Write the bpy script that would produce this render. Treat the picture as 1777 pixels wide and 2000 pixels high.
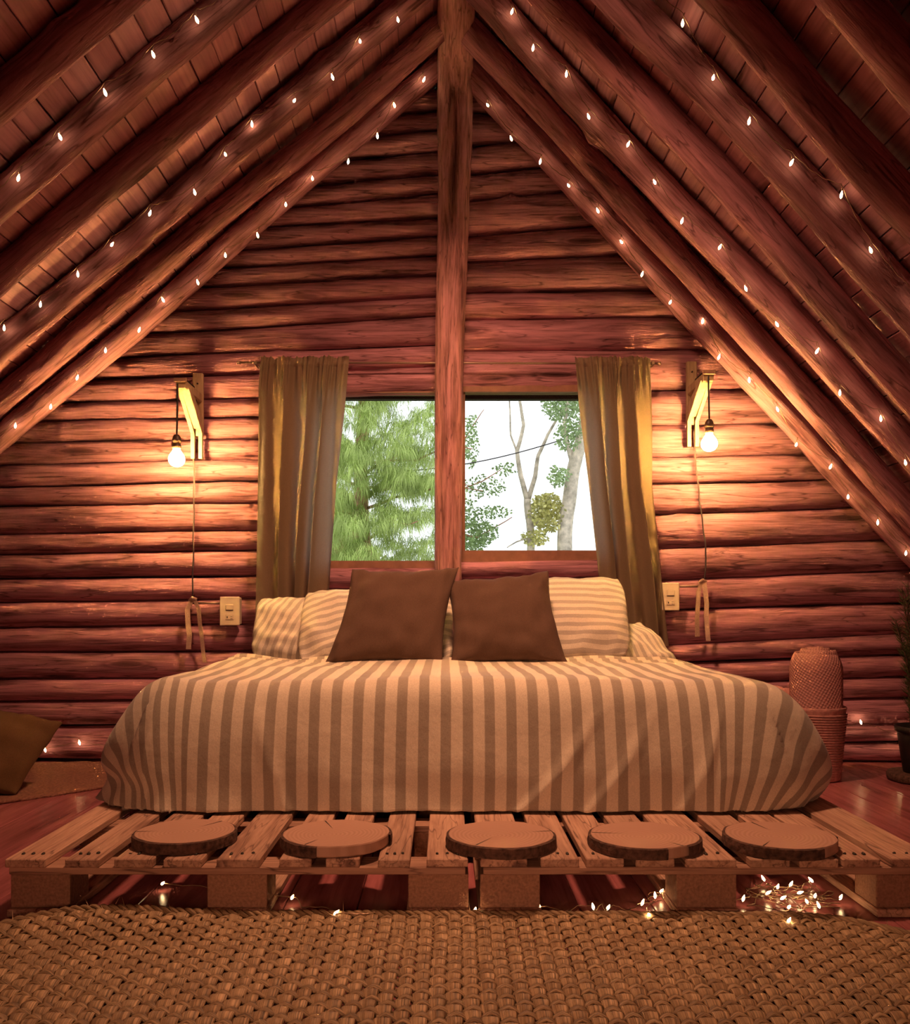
import bpy, math, random
from mathutils import Vector, Matrix, noise
random.seed(7)
for o in list(bpy.data.objects): bpy.data.objects.remove(o, do_unlink=True)
SC = bpy.context.scene; COL = SC.collection
PI = math.pi

# ---------------------------------------------------------------- camera, world, light, exposure
F, CX, HY, EYE = 1767.0, 870.0, 1180.0, 0.82        # focal length in px, vanishing point, eye height
cd = bpy.data.cameras.new('camera'); cam = bpy.data.objects.new('camera', cd); COL.objects.link(cam)
cam.location = (0, 0, EYE); cam.rotation_euler = (PI/2, 0, 0)
cd.sensor_fit = 'HORIZONTAL'; cd.sensor_width = 36; cd.lens = 36*F/1777
cd.shift_x = (888.5-CX)/1777; cd.shift_y = (HY-1000)/1777; cd.clip_start = 0.05; cd.clip_end = 200
SC.camera = cam
W = bpy.data.worlds.new('sky'); SC.world = W; W.use_nodes = True
W.node_tree.nodes['Background'].inputs[0].default_value = (0.93, 0.98, 1.0, 1)
W.node_tree.nodes['Background'].inputs[1].default_value = 1.7
SC.view_settings.view_transform = 'Standard'; SC.view_settings.look = 'None'
SC.view_settings.exposure = 0.0; SC.view_settings.gamma = 1.0; SC.view_settings.use_curve_mapping = False
SC.cycles.use_denoising = True; SC.cycles.max_bounces = 6; SC.cycles.diffuse_bounces = 3; SC.cycles.glossy_bounces = 2
SC.cycles.use_adaptive_sampling = True; SC.cycles.adaptive_threshold = 0.05; SC.cycles.adaptive_min_samples = 12
SC.cycles.sample_clamp_indirect = 2.5
BULB_STRENGTH, BULB_COL = 600.0, (1.0, 0.54, 0.16, 1)
FAIRY_STRENGTH, FAIRY_COL = 26.0, (1.0, 0.62, 0.28, 1)
def area(name, loc, target, size, power, col, spread=PI):
    l = bpy.data.lights.new(name, 'AREA'); l.shape = 'DISK'; l.size = size; l.energy = power; l.color = col; l.spread = spread
    o = bpy.data.objects.new(name, l); COL.objects.link(o); o.location = loc
    o.rotation_euler = (Vector(target)-Vector(loc)).to_track_quat('-Z', 'Y').to_euler(); return o
area('fill_light_low', (-0.3, -1.3, 0.8), (0.1, 3.0, 0.0), 0.7, 4.2, (1.0, 0.45, 0.25), math.radians(58))  # added fill from behind the camera for the duvet front, not a real lamp

area('fill_light_over_bed', (0.05, 3.0, 3.2), (0.05, 3.6, 0.4), 0.35, 36, (1.0, 0.47, 0.25), math.radians(112))  # unseen fill added above the frame to brighten bed top and wall

# ---------------------------------------------------------------- helpers
def P(x, y, Y):                                       # a pixel at depth Y -> point
    return Vector(((x-CX)*Y/F, Y, EYE-(y-HY)*Y/F))
def FL(x, y, z=0.0):                                  # a pixel on the horizontal plane z
    Y = (EYE-z)*F/(y-HY); return Vector(((x-CX)*Y/F, Y, z))
def nz(x, y=0, z=0): return noise.noise(Vector((x, y, z)))
def props(o, label=None, cat=None, group=None, kind=None):
    if label: o['label'] = label
    if cat: o['category'] = cat
    if group: o['group'] = group
    if kind: o['kind'] = kind
    return o
def empty(name, loc=(0, 0, 0), **k):
    o = bpy.data.objects.new(name, None); COL.objects.link(o); o.location = loc; o.empty_display_size = .1
    return props(o, **k)
def mesh(name, V, Fc, mat, parent=None, smooth=True, uv=None, world=True, loc=None, rot=None, data=None, **k):
    if data is None:
        me = bpy.data.meshes.new(name); me.from_pydata([tuple(v) for v in V], [], Fc); me.update()
        for m in (mat if isinstance(mat, (list, tuple)) else [mat]): me.materials.append(m)
        if smooth: me.polygons.foreach_set('use_smooth', [True]*len(me.polygons))
        if uv:
            l = me.uv_layers.new(name='UVMap')
            for i, lp in enumerate(me.loops): l.data[i].uv = uv[lp.vertex_index]
    else: me = data
    o = bpy.data.objects.new(name, me); COL.objects.link(o)
    if parent:
        o.parent = parent
        if world: o.location = -wloc(parent)
    if loc is not None: o.location = Vector(loc) - (wloc(parent) if parent else Vector())
    if rot is not None: o.rotation_euler = rot
    return props(o, **k)
def wloc(o):
    v = Vector(o.location)
    while o.parent: o = o.parent; v += Vector(o.location)
    return v
def box(x0, x1, y0, y1, z0, z1, jit=0):
    r = lambda: random.uniform(-jit, jit) if jit else 0
    V = [(x+r(), y+r(), z+r()) for x in (x0, x1) for y in (y0, y1) for z in (z0, z1)]
    return V, [(0, 1, 3, 2), (4, 6, 7, 5), (0, 4, 5, 1), (2, 3, 7, 6), (0, 2, 6, 4), (1, 5, 7, 3)]
def bbox(x0, x1, y0, y1, z0, z1, b=.003):             # box with chamfered edges
    xs, ys, zs = (x0, x1), (y0, y1), (z0, z1); V = []; Fc = []
    import bmesh
    bm = bmesh.new(); v, f = box(x0, x1, y0, y1, z0, z1)
    vs = [bm.verts.new(c) for c in v]
    for q in f: bm.faces.new([vs[i] for i in q])
    bmesh.ops.bevel(bm, geom=list(bm.edges), offset=b, segments=1, affect='EDGES')
    bm.verts.index_update()
    V = [tuple(c.co) for c in bm.verts]; Fc = [tuple(c.index for c in q.verts) for q in bm.faces]; bm.free()
    return V, Fc
def join(*parts):
    V = []; Fc = []
    for v, f in parts:
        n = len(V); V += list(v); Fc += [tuple(i+n for i in q) for q in f]
    return V, Fc
def tube(pts, rad, n=8, flat=1.0, up=None, caps=True):
    pts = [Vector(p) for p in pts]; V = []; Fc = []; uv = []; L = 0; a = None
    for i, p in enumerate(pts):
        t = (pts[min(i+1, len(pts)-1)]-pts[max(i-1, 0)]).normalized()
        if a is None:
            ref = Vector(up) if up else (Vector((0, 0, 1)) if abs(t.z) < .9 else Vector((1, 0, 0)))
            a = (ref-t*ref.dot(t)).normalized()
        else: a = (a-t*a.dot(t)).normalized()
        b = t.cross(a); r = rad[i] if isinstance(rad, (list, tuple)) else rad
        if i: L += (p-pts[i-1]).length
        for k in range(n):
            th = 2*PI*k/n; V.append(p+a*(math.cos(th)*r*flat)+b*(math.sin(th)*r)); uv.append((L, k/n))
        if i:
            m = (i-1)*n
            for k in range(n): Fc.append((m+k, m+(k+1) % n, m+n+(k+1) % n, m+n+k))
    if caps:
        Fc.append(tuple(range(n-1, -1, -1))); m = (len(pts)-1)*n; Fc.append(tuple(range(m, m+n)))
    return V, Fc, uv
def lathe(prof, n=24, c=(0, 0, 0), wob=0):
    V = []; Fc = []; uv = []
    for i, (r, z) in enumerate(prof):
        for k in range(n):
            th = 2*PI*k/n; rr = r*(1+wob*nz(math.cos(th)*1.5, math.sin(th)*1.5, c[0]*7+z*3))
            V.append((c[0]+rr*math.cos(th), c[1]+rr*math.sin(th), c[2]+z)); uv.append((k/n, z))
        if i:
            m = (i-1)*n
            for k in range(n): Fc.append((m+k, m+(k+1) % n, m+n+(k+1) % n, m+n+k))
    Fc.append(tuple(range(n-1, -1, -1))); m = (len(prof)-1)*n; Fc.append(tuple(range(m, m+n)))
    return V, Fc, uv
def prism_y(poly, y0, y1):
    n = len(poly); V = [(x, y0, z) for x, z in poly]+[(x, y1, z) for x, z in poly]
    return V, [tuple(range(n)), tuple(range(2*n-1, n-1, -1))]+[(i, i+n, (i+1) % n+n, (i+1) % n) for i in range(n)]

# ---------------------------------------------------------------- materials
def nt(name):
    m = bpy.data.materials.new(name); m.use_nodes = True; t = m.node_tree
    return m, t, t.nodes['Principled BSDF']
def N(t, typ, **k):
    n = t.nodes.new(typ)
    for a, b in k.items(): setattr(n, a, b)
    return n
def ramp(t, stops):
    r = N(t, 'ShaderNodeValToRGB'); e = r.color_ramp.elements
    while len(e) > 1: e.remove(e[0])
    e[0].position, e[0].color = stops[0][0], (*stops[0][1], 1)
    for p, c in stops[1:]: q = e.new(p); q.color = (*c, 1)
    return r
def coords(t, scale, kind='Object', rnd=True):
    tc = N(t, 'ShaderNodeTexCoord'); mp = N(t, 'ShaderNodeMapping'); mp.inputs['Scale'].default_value = scale
    src = tc.outputs[kind]
    if rnd:
        oi = N(t, 'ShaderNodeObjectInfo'); mu = N(t, 'ShaderNodeMath', operation='MULTIPLY'); mu.inputs[1].default_value = 57.0
        t.links.new(oi.outputs['Random'], mu.inputs[0]); ad = N(t, 'ShaderNodeVectorMath', operation='ADD')
        t.links.new(src, ad.inputs[0]); t.links.new(mu.outputs[0], ad.inputs[1]); src = ad.outputs[0]
    t.links.new(src, mp.inputs['Vector']); return mp.outputs[0]
def wood(name, base, dark, scale, rough=.6, bump=.25, bdist=.004, patch=.5, knots=True, vary=.12, kscale=(1.6, 9, 9), kind='Object'):
    m, t, b = nt(name); L = t.links.new
    v = coords(t, scale, kind)
    n1 = N(t, 'ShaderNodeTexNoise'); n1.inputs['Scale'].default_value = 1; n1.inputs['Detail'].default_value = 8; n1.inputs['Roughness'].default_value = .62; n1.inputs['Distortion'].default_value = .6; L(v, n1.inputs['Vector'])
    r1 = ramp(t, [(.30, dark), (.47, tuple(.35*d+.65*c for d, c in zip(dark, base))), (.60, base), (.78, tuple(min(1, c*1.22) for c in base))]); L(n1.outputs[0], r1.inputs[0])
    col = r1.outputs[0]
    vf = coords(t, tuple(q*(2.2 if q < 8 else 5.5) for q in scale), kind); nf = N(t, 'ShaderNodeTexNoise'); nf.inputs['Scale'].default_value = 1; nf.inputs['Detail'].default_value = 3; L(vf, nf.inputs['Vector'])
    rf = ramp(t, [(.30, (.62, .56, .54)), (.45, (.95,)*3), (.7, (1.1,)*3)]); L(nf.outputs[0], rf.inputs[0])
    mf = N(t, 'ShaderNodeMix', data_type='RGBA', blend_type='MULTIPLY'); mf.inputs[0].default_value = 1 if bump > .2 else .5; L(col, mf.inputs[6]); L(rf.outputs[0], mf.inputs[7]); col = mf.outputs[2]
    if bump > .2:                                     # long drying checks along the grain
        vc = coords(t, tuple(q*(.5 if q < 5 else .55 if q > 12 else .6) for q in scale), kind); nc = N(t, 'ShaderNodeTexNoise'); nc.inputs['Scale'].default_value = 1; nc.inputs['Detail'].default_value = 3; nc.inputs['Roughness'].default_value = .45; L(vc, nc.inputs['Vector'])
        rc = ramp(t, [(.405, (1, 1, 1)), (.415, (.25, .2, .2)), (.425, (1, 1, 1)), (.555, (1, 1, 1)), (.563, (.4, .34, .34)), (.571, (1, 1, 1))]); L(nc.outputs[0], rc.inputs[0])
        mc = N(t, 'ShaderNodeMix', data_type='RGBA', blend_type='MULTIPLY'); mc.inputs[0].default_value = .9; L(col, mc.inputs[6]); L(rc.outputs[0], mc.inputs[7]); col = mc.outputs[2]
    # big weathered patches
    v2 = coords(t, tuple(s*.22 for s in scale), kind); n2 = N(t, 'ShaderNodeTexNoise'); n2.inputs['Scale'].default_value = 1; n2.inputs['Detail'].default_value = 5; n2.inputs['Roughness'].default_value = .7; L(v2, n2.inputs['Vector'])
    r2 = ramp(t, [(.32, (1-patch,)*3), (.46, (1, 1, 1))]); L(n2.outputs[0], r2.inputs[0])
    mx = N(t, 'ShaderNodeMix', data_type='RGBA', blend_type='MULTIPLY'); mx.inputs[0].default_value = 1; L(col, mx.inputs[6]); L(r2.outputs[0], mx.inputs[7]); col = mx.outputs[2]
    hsum = n1.outputs[0]
    if knots:
        v3 = coords(t, kscale, kind); vo = N(t, 'ShaderNodeTexVoronoi'); vo.inputs['Scale'].default_value = 1; L(v3, vo.inputs['Vector'])
        r3 = ramp(t, [(.0, (.20, .14, .14)), (.13, (.42, .36, .36)), (.17, (.85, .8, .8)), (.20, (.62, .56, .56)), (.27, (1, 1, 1))]); L(vo.outputs['Distance'], r3.inputs[0])
        m3 = N(t, 'ShaderNodeMix', data_type='RGBA', blend_type='MULTIPLY'); m3.inputs[0].default_value = 1; L(col, m3.inputs[6]); L(r3.outputs[0], m3.inputs[7]); col = m3.outputs[2]
    oi = N(t, 'ShaderNodeObjectInfo'); mr = N(t, 'ShaderNodeMapRange'); mr.inputs[3].default_value = 1-vary; mr.inputs[4].default_value = 1+vary; L(oi.outputs['Random'], mr.inputs[0])
    hv = N(t, 'ShaderNodeHueSaturation'); L(mr.outputs[0], hv.inputs['Value']); L(col, hv.inputs['Color'])
    L(hv.outputs[0], b.inputs['Base Color']); b.inputs['Roughness'].default_value = rough
    bp = N(t, 'ShaderNodeBump'); bp.inputs['Strength'].default_value = bump; bp.inputs['Distance'].default_value = bdist*4; L(hsum, bp.inputs['Height']); L(bp.outputs[0], b.inputs['Normal'])
    return m
def plain(name, col, rough=.6, metal=0, nscale=0, namp=.2, bump=0, spec=None):
    m, t, b = nt(name); L = t.links.new; b.inputs['Base Color'].default_value = (*col, 1); b.inputs['Roughness'].default_value = rough; b.inputs['Metallic'].default_value = metal
    if nscale:
        v = coords(t, (nscale,)*3); n1 = N(t, 'ShaderNodeTexNoise'); n1.inputs['Scale'].default_value = 1; n1.inputs['Detail'].default_value = 4; L(v, n1.inputs['Vector'])
        r = ramp(t, [(.3, tuple(c*(1-namp) for c in col)), (.7, tuple(min(1, c*(1+namp)) for c in col))]); L(n1.outputs[0], r.inputs[0]); L(r.outputs[0], b.inputs['Base Color'])
        if bump: bp = N(t, 'ShaderNodeBump'); bp.inputs['Strength'].default_value = bump; bp.inputs['Distance'].default_value = .004; L(n1.outputs[0], bp.inputs['Height']); L(bp.outputs[0], b.inputs['Normal'])
    return m
def glow(name, col, s):
    m, t, b = nt(name); b.inputs['Base Color'].default_value = (1, .9, .7, 1); b.inputs['Emission Color'].default_value = col; b.inputs['Emission Strength'].default_value = s
    m.cycles.emission_sampling = 'FRONT' if hasattr(m, 'cycles') else None
    return m
def stripes(name, light, dark, pitch, axis=0, ratio=.47):
    m, t, b = nt(name); L = t.links.new
    tc = N(t, 'ShaderNodeUVMap'); sp = N(t, 'ShaderNodeSeparateXYZ'); L(tc.outputs[0], sp.inputs[0])
    mo = N(t, 'ShaderNodeMath', operation='PINGPONG'); L(sp.outputs[axis], mo.inputs[0]); mo.inputs[1].default_value = pitch/2
    mr = N(t, 'ShaderNodeMapRange'); e = pitch/2*ratio; mr.inputs[1].default_value = e-pitch*.02; mr.inputs[2].default_value = e+pitch*.02; L(mo.outputs[0], mr.inputs[0])
    mx = N(t, 'ShaderNodeMix', data_type='RGBA'); mx.inputs[6].default_value = (*dark, 1); mx.inputs[7].default_value = (*light, 1); L(mr.outputs[0], mx.inputs[0])
    v = coords(t, (260, 260, 260), rnd=False); n1 = N(t, 'ShaderNodeTexNoise'); n1.inputs['Scale'].default_value = 1; n1.inputs['Detail'].default_value = 2; L(v, n1.inputs['Vector'])
    r = ramp(t, [(.3, (.86,)*3), (.7, (1.06,)*3)]); L(n1.outputs[0], r.inputs[0])
    m2 = N(t, 'ShaderNodeMix', data_type='RGBA', blend_type='MULTIPLY'); m2.inputs[0].default_value = 1; L(mx.outputs[2], m2.inputs[6]); L(r.outputs[0], m2.inputs[7])
    L(m2.outputs[2], b.inputs['Base Color']); b.inputs['Roughness'].default_value = .9; b.inputs['Sheen Weight'].default_value = .15
    v2 = coords(t, (6, 6, 6), rnd=False); n2 = N(t, 'ShaderNodeTexNoise'); n2.inputs['Scale'].default_value = 1.3; n2.inputs['Detail'].default_value = 5; L(v2, n2.inputs['Vector'])
    bp = N(t, 'ShaderNodeBump'); bp.inputs['Strength'].default_value = .35; bp.inputs['Distance'].default_value = .02; L(n2.outputs[0], bp.inputs['Height']); L(bp.outputs[0], b.inputs['Normal'])
    return m
def weave(name, col, scale=400, trans=0.0, bump=.3, wrinkle=0):
    m, t, b = nt(name); L = t.links.new
    v = coords(t, (scale, scale, scale), rnd=False); n1 = N(t, 'ShaderNodeTexNoise'); n1.inputs['Scale'].default_value = 1; n1.inputs['Detail'].default_value = 2; L(v, n1.inputs['Vector'])
    r = ramp(t, [(.3, tuple(c*.72 for c in col)), (.7, tuple(c*1.2 for c in col))]); L(n1.outputs[0], r.inputs[0]); L(r.outputs[0], b.inputs['Base Color'])
    b.inputs['Roughness'].default_value = .95
    bp = N(t, 'ShaderNodeBump'); bp.inputs['Strength'].default_value = bump; bp.inputs['Distance'].default_value = .001; L(n1.outputs[0], bp.inputs['Height']); L(bp.outputs[0], b.inputs['Normal'])
    if trans:
        tr = N(t, 'ShaderNodeBsdfTranslucent'); tr.inputs[0].default_value = (.42, .42, .38, 1); ms = N(t, 'ShaderNodeMixShader'); ms.inputs[0].default_value = trans
        L(b.outputs[0], ms.inputs[1]); L(tr.outputs[0], ms.inputs[2]); L(ms.outputs[0], t.nodes['Material Output'].inputs[0])
    return m
PINK, PDK = (.66, .30, .37), (.20, .072, .08)
M_log = wood('log_wood', PINK, PDK, (2.2, 26, 26), rough=.8, bump=.5, patch=.45)
M_raft = wood('rafter_wood', (.55, .25, .30), PDK, (2.0, 22, 22), rough=.8, bump=.5, patch=.5)
M_post = wood('post_wood', (.68, .32, .33), (.20, .075, .055), (3.0, 7.9, 1), rough=.8, bump=.9, patch=.45, kind='UV', kscale=(1.3, 2, 1))
M_ridge = wood('ridge_wood', (.66, .31, .32), (.20, .075, .055), (3.2, 30, 30), rough=.8, bump=.9, patch=.4)
M_ceil = wood('ceiling_board_wood', (.66, .31, .37), (.42, .18, .21), (20, 1.2, 20), rough=.6, bump=.08, patch=.12, kscale=(5, 1.2, 5), vary=.06)
M_back = plain('dark_gap', (.05, .02, .015), .9)
M_floor = wood('varnished_floor', (.46, .15, .16), (.22, .06, .06), (14, 1.4, 14), rough=.26, bump=.05, patch=.25, knots=False)
M_pal = wood('pallet_pine', (.60, .37, .26), (.36, .19, .13), (26, 2.2, 26), rough=.75, bump=.3, patch=.2, kscale=(7, 2, 7))
M_palx = wood('pallet_pine_cross', (.50, .29, .20), (.30, .15, .10), (2.2, 26, 26), rough=.75, bump=.3, patch=.2, kscale=(2, 7, 7))
M_chip = plain('pressed_chip_block', (.34, .18, .115), .9, nscale=140, namp=.25, bump=.5)
M_brk = wood('bracket_pine', (.80, .60, .36), (.6, .40, .22), (30, 30, 3), rough=.5, bump=.1, patch=.1, knots=False)
M_duvet = stripes('striped_duvet_cotton', (.80, .70, .54), (.41, .345, .265), .0705)
M_pillow = stripes('striped_pillow_cotton', (.80, .72, .58), (.52, .46, .38), .040, axis=1)
M_sheet = plain('sheet_cotton', (.78, .72, .62), .9, nscale=30, namp=.06)
M_cush = weave('brown_linen', (.115, .062, .040), 500)
M_cush2 = weave('dark_brown_linen', (.16, .085, .03), 500)
M_curt = weave('curtain_linen', (.34, .245, .14), 420, trans=.40, bump=.12)
M_cord = plain('black_cord', (.03, .02, .02), .5)
M_cable = plain('grey_cable', (.09, .06, .06), .5)
M_sock = plain('socket_plastic', (.10, .06, .04), .4)
M_plas = plain('cream_plastic', (.80, .68, .50), .35)
M_dark = plain('dark_slot', (.04, .03, .02), .6)
M_rib = weave('tan_ribbon_cloth', (.62, .42, .32), 300)
M_rod = plain('rod_metal', (.45, .32, .25), .35, metal=.6)
M_frame = plain('window_frame_brown', (.34, .16, .10), .45, nscale=20)
M_wire = plain('clear_copper_wire', (.55, .38, .25), .25, metal=.5)
M_bulb = glow('bulb_glow', BULB_COL, BULB_STRENGTH)
M_fairy = glow('fairy_glow', FAIRY_COL, FAIRY_STRENGTH)
M_blanket = plain('pink_waffle_knit', (.66, .36, .31), .95)
M_basket = plain('pink_basket', (.55, .27, .24), .9, nscale=60, namp=.25, bump=.5)
M_pot = plain('black_plastic_pot', (.02, .018, .018), .5)
M_green = plain('conifer_green', (.06, .085, .02), .7, nscale=30, namp=.4)
M_bark = plain('dark_bark', (.10, .05, .035), .95, nscale=70, namp=.6, bump=1)
def waffle():
    t = M_blanket.node_tree; b = t.nodes['Principled BSDF']; L = t.links.new
    tc = N(t, 'ShaderNodeUVMap'); mp = N(t, 'ShaderNodeMapping'); mp.inputs['Scale'].default_value = (1, 1, 1); mp.inputs['Rotation'].default_value = (0, 0, .5); L(tc.outputs[0], mp.inputs[0])
    vo = N(t, 'ShaderNodeTexVoronoi'); vo.inputs['Scale'].default_value = 75; vo.inputs['Randomness'].default_value = .12; L(mp.outputs[0], vo.inputs['Vector'])
    r = ramp(t, [(.0, (.70, .37, .35)), (.6, (.48, .24, .22))]); L(vo.outputs['Distance'], r.inputs[0]); L(r.outputs[0], b.inputs['Base Color'])
    bp = N(t, 'ShaderNodeBump'); bp.invert = True; bp.inputs['Strength'].default_value = .8; bp.inputs['Distance'].default_value = .006; L(vo.outputs['Distance'], bp.inputs['Height']); L(bp.outputs[0], b.inputs['Normal'])
waffle(); M_blanket.node_tree.nodes['Principled BSDF'].inputs['Specular IOR Level'].default_value = .05
def slicemat():
    m, t, b = nt('end_grain'); L = t.links.new
    tc = N(t, 'ShaderNodeTexCoord'); n1 = N(t, 'ShaderNodeTexNoise'); n1.inputs['Scale'].default_value = 6; L(tc.outputs['Object'], n1.inputs['Vector'])
    ad = N(t, 'ShaderNodeMix', data_type='VECTOR'); ad.inputs[0].default_value = .04; L(tc.outputs['Object'], ad.inputs[4]); L(n1.outputs[1], ad.inputs[5])
    w = N(t, 'ShaderNodeTexWave', wave_type='RINGS', rings_direction='Z'); w.inputs['Scale'].default_value = 28; w.inputs['Distortion'].default_value = .8; L(ad.outputs[1], w.inputs['Vector'])
    r = ramp(t, [(0, (.47, .27, .19)), (1, (.54, .32, .235))]); L(w.outputs[0], r.inputs[0]); L(r.outputs[0], b.inputs['Base Color']); b.inputs['Roughness'].default_value = .8
    return m
M_slice = slicemat()
def straw(name, col):
    m, t, b = nt(name); L = t.links.new
    v = coords(t, (7, 26, 1), kind='UV', rnd=True); n1 = N(t, 'ShaderNodeTexNoise'); n1.inputs['Scale'].default_value = 1; n1.inputs['Detail'].default_value = 4; L(v, n1.inputs['Vector'])
    r = ramp(t, [(.30, tuple(c*.32 for c in col)), (.46, tuple(c*.85 for c in col)), (.66, tuple(c*1.6 for c in col))]); L(n1.outputs[0], r.inputs[0])
    v2 = coords(t, (14, 1.0, 1), kind='UV', rnd=True); n2 = N(t, 'ShaderNodeTexNoise'); n2.inputs['Scale'].default_value = 1; L(v2, n2.inputs['Vector'])
    r2 = ramp(t, [(.35, (.72, .66, .60)), (.62, (1.1, 1.1, 1.1))]); L(n2.outputs[0], r2.inputs[0])
    mx = N(t, 'ShaderNodeMix', data_type='RGBA', blend_type='MULTIPLY'); mx.inputs[0].default_value = 1; L(r.outputs[0], mx.inputs[6]); L(r2.outputs[0], mx.inputs[7])
    L(mx.outputs[2], b.inputs['Base Color']); b.inputs['Roughness'].default_value = .6
    bp = N(t, 'ShaderNodeBump'); bp.inputs['Strength'].default_value = .6; bp.inputs['Distance'].default_value = .003; L(n1.outputs[0], bp.inputs['Height']); L(bp.outputs[0], b.inputs['Normal'])
    return m
M_straw = straw('rush_straw', (.48, .33, .185)); M_straw2 = straw('rush_band', (.37, .25, .135))
def glass():
    m, t, b = nt('window_glass'); L = t.links.new; t.nodes.remove(b)
    tr = N(t, 'ShaderNodeBsdfTransparent'); gl = N(t, 'ShaderNodeBsdfGlossy'); gl.inputs['Roughness'].default_value = .02
    fr = N(t, 'ShaderNodeFresnel'); fr.inputs[0].default_value = 1.35; ms = N(t, 'ShaderNodeMixShader')
    L(fr.outputs[0], ms.inputs[0]); L(tr.outputs[0], ms.inputs[1]); L(gl.outputs[0], ms.inputs[2]); L(ms.outputs[0], t.nodes['Material Output'].inputs[0]); return m
M_glass = glass()

# ---------------------------------------------------------------- room shell
XR, ZR = (888-CX)/F*4.67, EYE+2.822                  # ridge line: x, underside height of the roof boards
ML, MR = .85, 1.08                                    # roof slopes left and right
XL, XRT = XR-ZR/ML, XR+ZR/MR
YB, YF = 4.80, -2.5
def roof_z(x): return ZR-ML*(XR-x) if x < XR else ZR-MR*(x-XR)

floor = empty('floor', (0, 0, 0), kind='structure')
mesh('floor_base', *box(XL-.2, XRT+.2, YF-.1, YB+.12, -.12, -.032), M_back, floor, smooth=False)
x = XL
while x < XRT:
    w = .198
    mesh('floor_board', *bbox(x, min(x+w, XRT+.1), YF, YB+.02, -.03, random.uniform(-.0006, 0), .002), M_floor, floor, smooth=False); x += .2

ceiling = empty('ceiling', (XR, 1.0, ZR), kind='structure')
th = .07
deckL = [(XR, ZR+.025*1.4), (XR, ZR+.14), (XL-.25, .0-.05+.10), (XL-.25, -.15)]
def slab(side):
    s = -1 if side == 'L' else 1; mm = ML if s < 0 else MR
    xe = (XL-.15) if s < 0 else (XRT+.15)
    z = lambda x, off: ZR-mm*abs(x-XR)+off*math.sqrt(1+mm*mm)
    poly = [(XR, z(XR, .026)), (xe, z(xe, .026)), (xe, z(xe, .1)), (XR, z(XR, .1))]
    return prism_y(poly, YF-.1, YB+.25)
mesh('roof_deck', *slab('L'), M_back, ceiling, smooth=False); mesh('roof_deck', *slab('R'), M_back, ceiling, smooth=False)
for s, mm in ((-1, ML), (1, MR)):
    L = ZR/mm*math.sqrt(1+mm*mm); ang = math.atan(mm); n = int(L/.105)
    me = None
    for i in range(n):
        d = .03+i*.105; off = random.uniform(-.0015, .0015)
        px_, pz_ = XR+s*d*math.cos(ang), ZR-d*math.sin(ang)
        if me is None:
            v, f = bbox(0, .102, YF, YB, 0, .02, .003); o = mesh('ceiling_board', v, f, M_ceil, ceiling, smooth=False); me = o.data
        else: o = mesh('ceiling_board', None, None, None, ceiling, data=me)
        o.location = Vector((px_, 0, pz_+off))-ceiling.location
        if s > 0: o.rotation_euler = (0, ang, 0)
        else:                                        # mirrored: the board starts at its far edge
            o.location = Vector((px_-.102*math.cos(ang), 0, pz_-.102*math.sin(ang)+off))-ceiling.location; o.rotation_euler = (0, -ang, 0)

def log_mesh(L, r0, r1, seed, n=14, step=.06, rough=.05, bend=.012, knots=3, squash=1.0, edge=None):
    """a peeled log along local +X; edge(x)->(cz, rz) lets height follow measured seams"""
    ns = max(4, int(L/step)); V = []; Fc = []
    kn = [(random.uniform(.05*L, .95*L), random.uniform(0, 2*PI), random.uniform(.10, .28)) for _ in range(knots)]
    for i in range(ns+1):
        x = L*i/ns; t = i/ns
        if edge: cz, rz = edge(x); ry = squash
        else: cz, rz = 0, r0+(r1-r0)*t; ry = rz*squash
        by = bend*nz(x*.8, seed*3.1, 5); bz = bend*nz(x*.8, seed*3.1, 9)
        for k in range(n):
            a = 2*PI*k/n
            q = 1+rough*nz(x*2.2, seed+math.cos(a)*.9, math.sin(a)*.9)+rough*.6*nz(x*7, seed+math.cos(a)*2, math.sin(a)*2)
            for kx, ka, kh in kn:
                da = (a-ka+PI) % (2*PI)-PI; q += kh*math.exp(-((x-kx)/.035)**2-(da/.35)**2)
            V.append((x, by+ry*q*math.cos(a), cz+bz+rz*q*math.sin(a)))
        if i:
            m = (i-1)*n
            for k in range(n): Fc.append((m+k, m+n+k, m+n+(k+1) % n, m+(k+1) % n))
    Fc.append(tuple(range(n))); m = ns*n; Fc.append(tuple(range(m+n-1, m-1, -1)))
    return V, Fc

# rafters: one log per slope at each station
RAFT = [4.5, 4.2, 3.85, 3.5, 3.13, 2.77, 2.40, 2.03, 1.66, 1.29, .92, .55, .18, -.19, -.56, -.93, -1.3, -1.67, -2.04]
RR = {-1: .058, 1: .066}
for i, Y in enumerate(RAFT):
    for s, mm in ((-1, ML), (1, MR)):
        ang = math.atan(mm); c = math.cos(ang)
        zc = ZR-RR[s]/c-.004; x0 = .045; L = (zc-.06)/math.sin(ang)-x0/c
        r0 = RR[s]*random.uniform(.92, 1.0); r1 = RR[s]*random.uniform(1.0, 1.06)
        if Y < 0: V, Fc = log_mesh(L, r0, r1, i*2+s, n=8, step=.5, knots=0)
        else: V, Fc = log_mesh(L, r0, r1, i*2.3+s, n=14, step=.05, rough=.10, bend=.035 if i else .02, knots=4)
        o = mesh('rafter', V, Fc, M_raft, ceiling)
        o.location = Vector((XR+s*x0, Y, zc-x0*mm))-ceiling.location
        o.rotation_euler = (0, ang, 0) if s > 0 else (0, PI-ang, 0)
V, Fc = log_mesh(YB-YF-.1, .076, .076, 99, n=16, step=.12, rough=.05)
o = mesh('ridge_beam', V, Fc, M_ridge, ceiling); o.location = Vector((XR, YF, ZR-.125))-ceiling.location; o.rotation_euler = (0, 0, PI/2); o.location.z += .006

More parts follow.
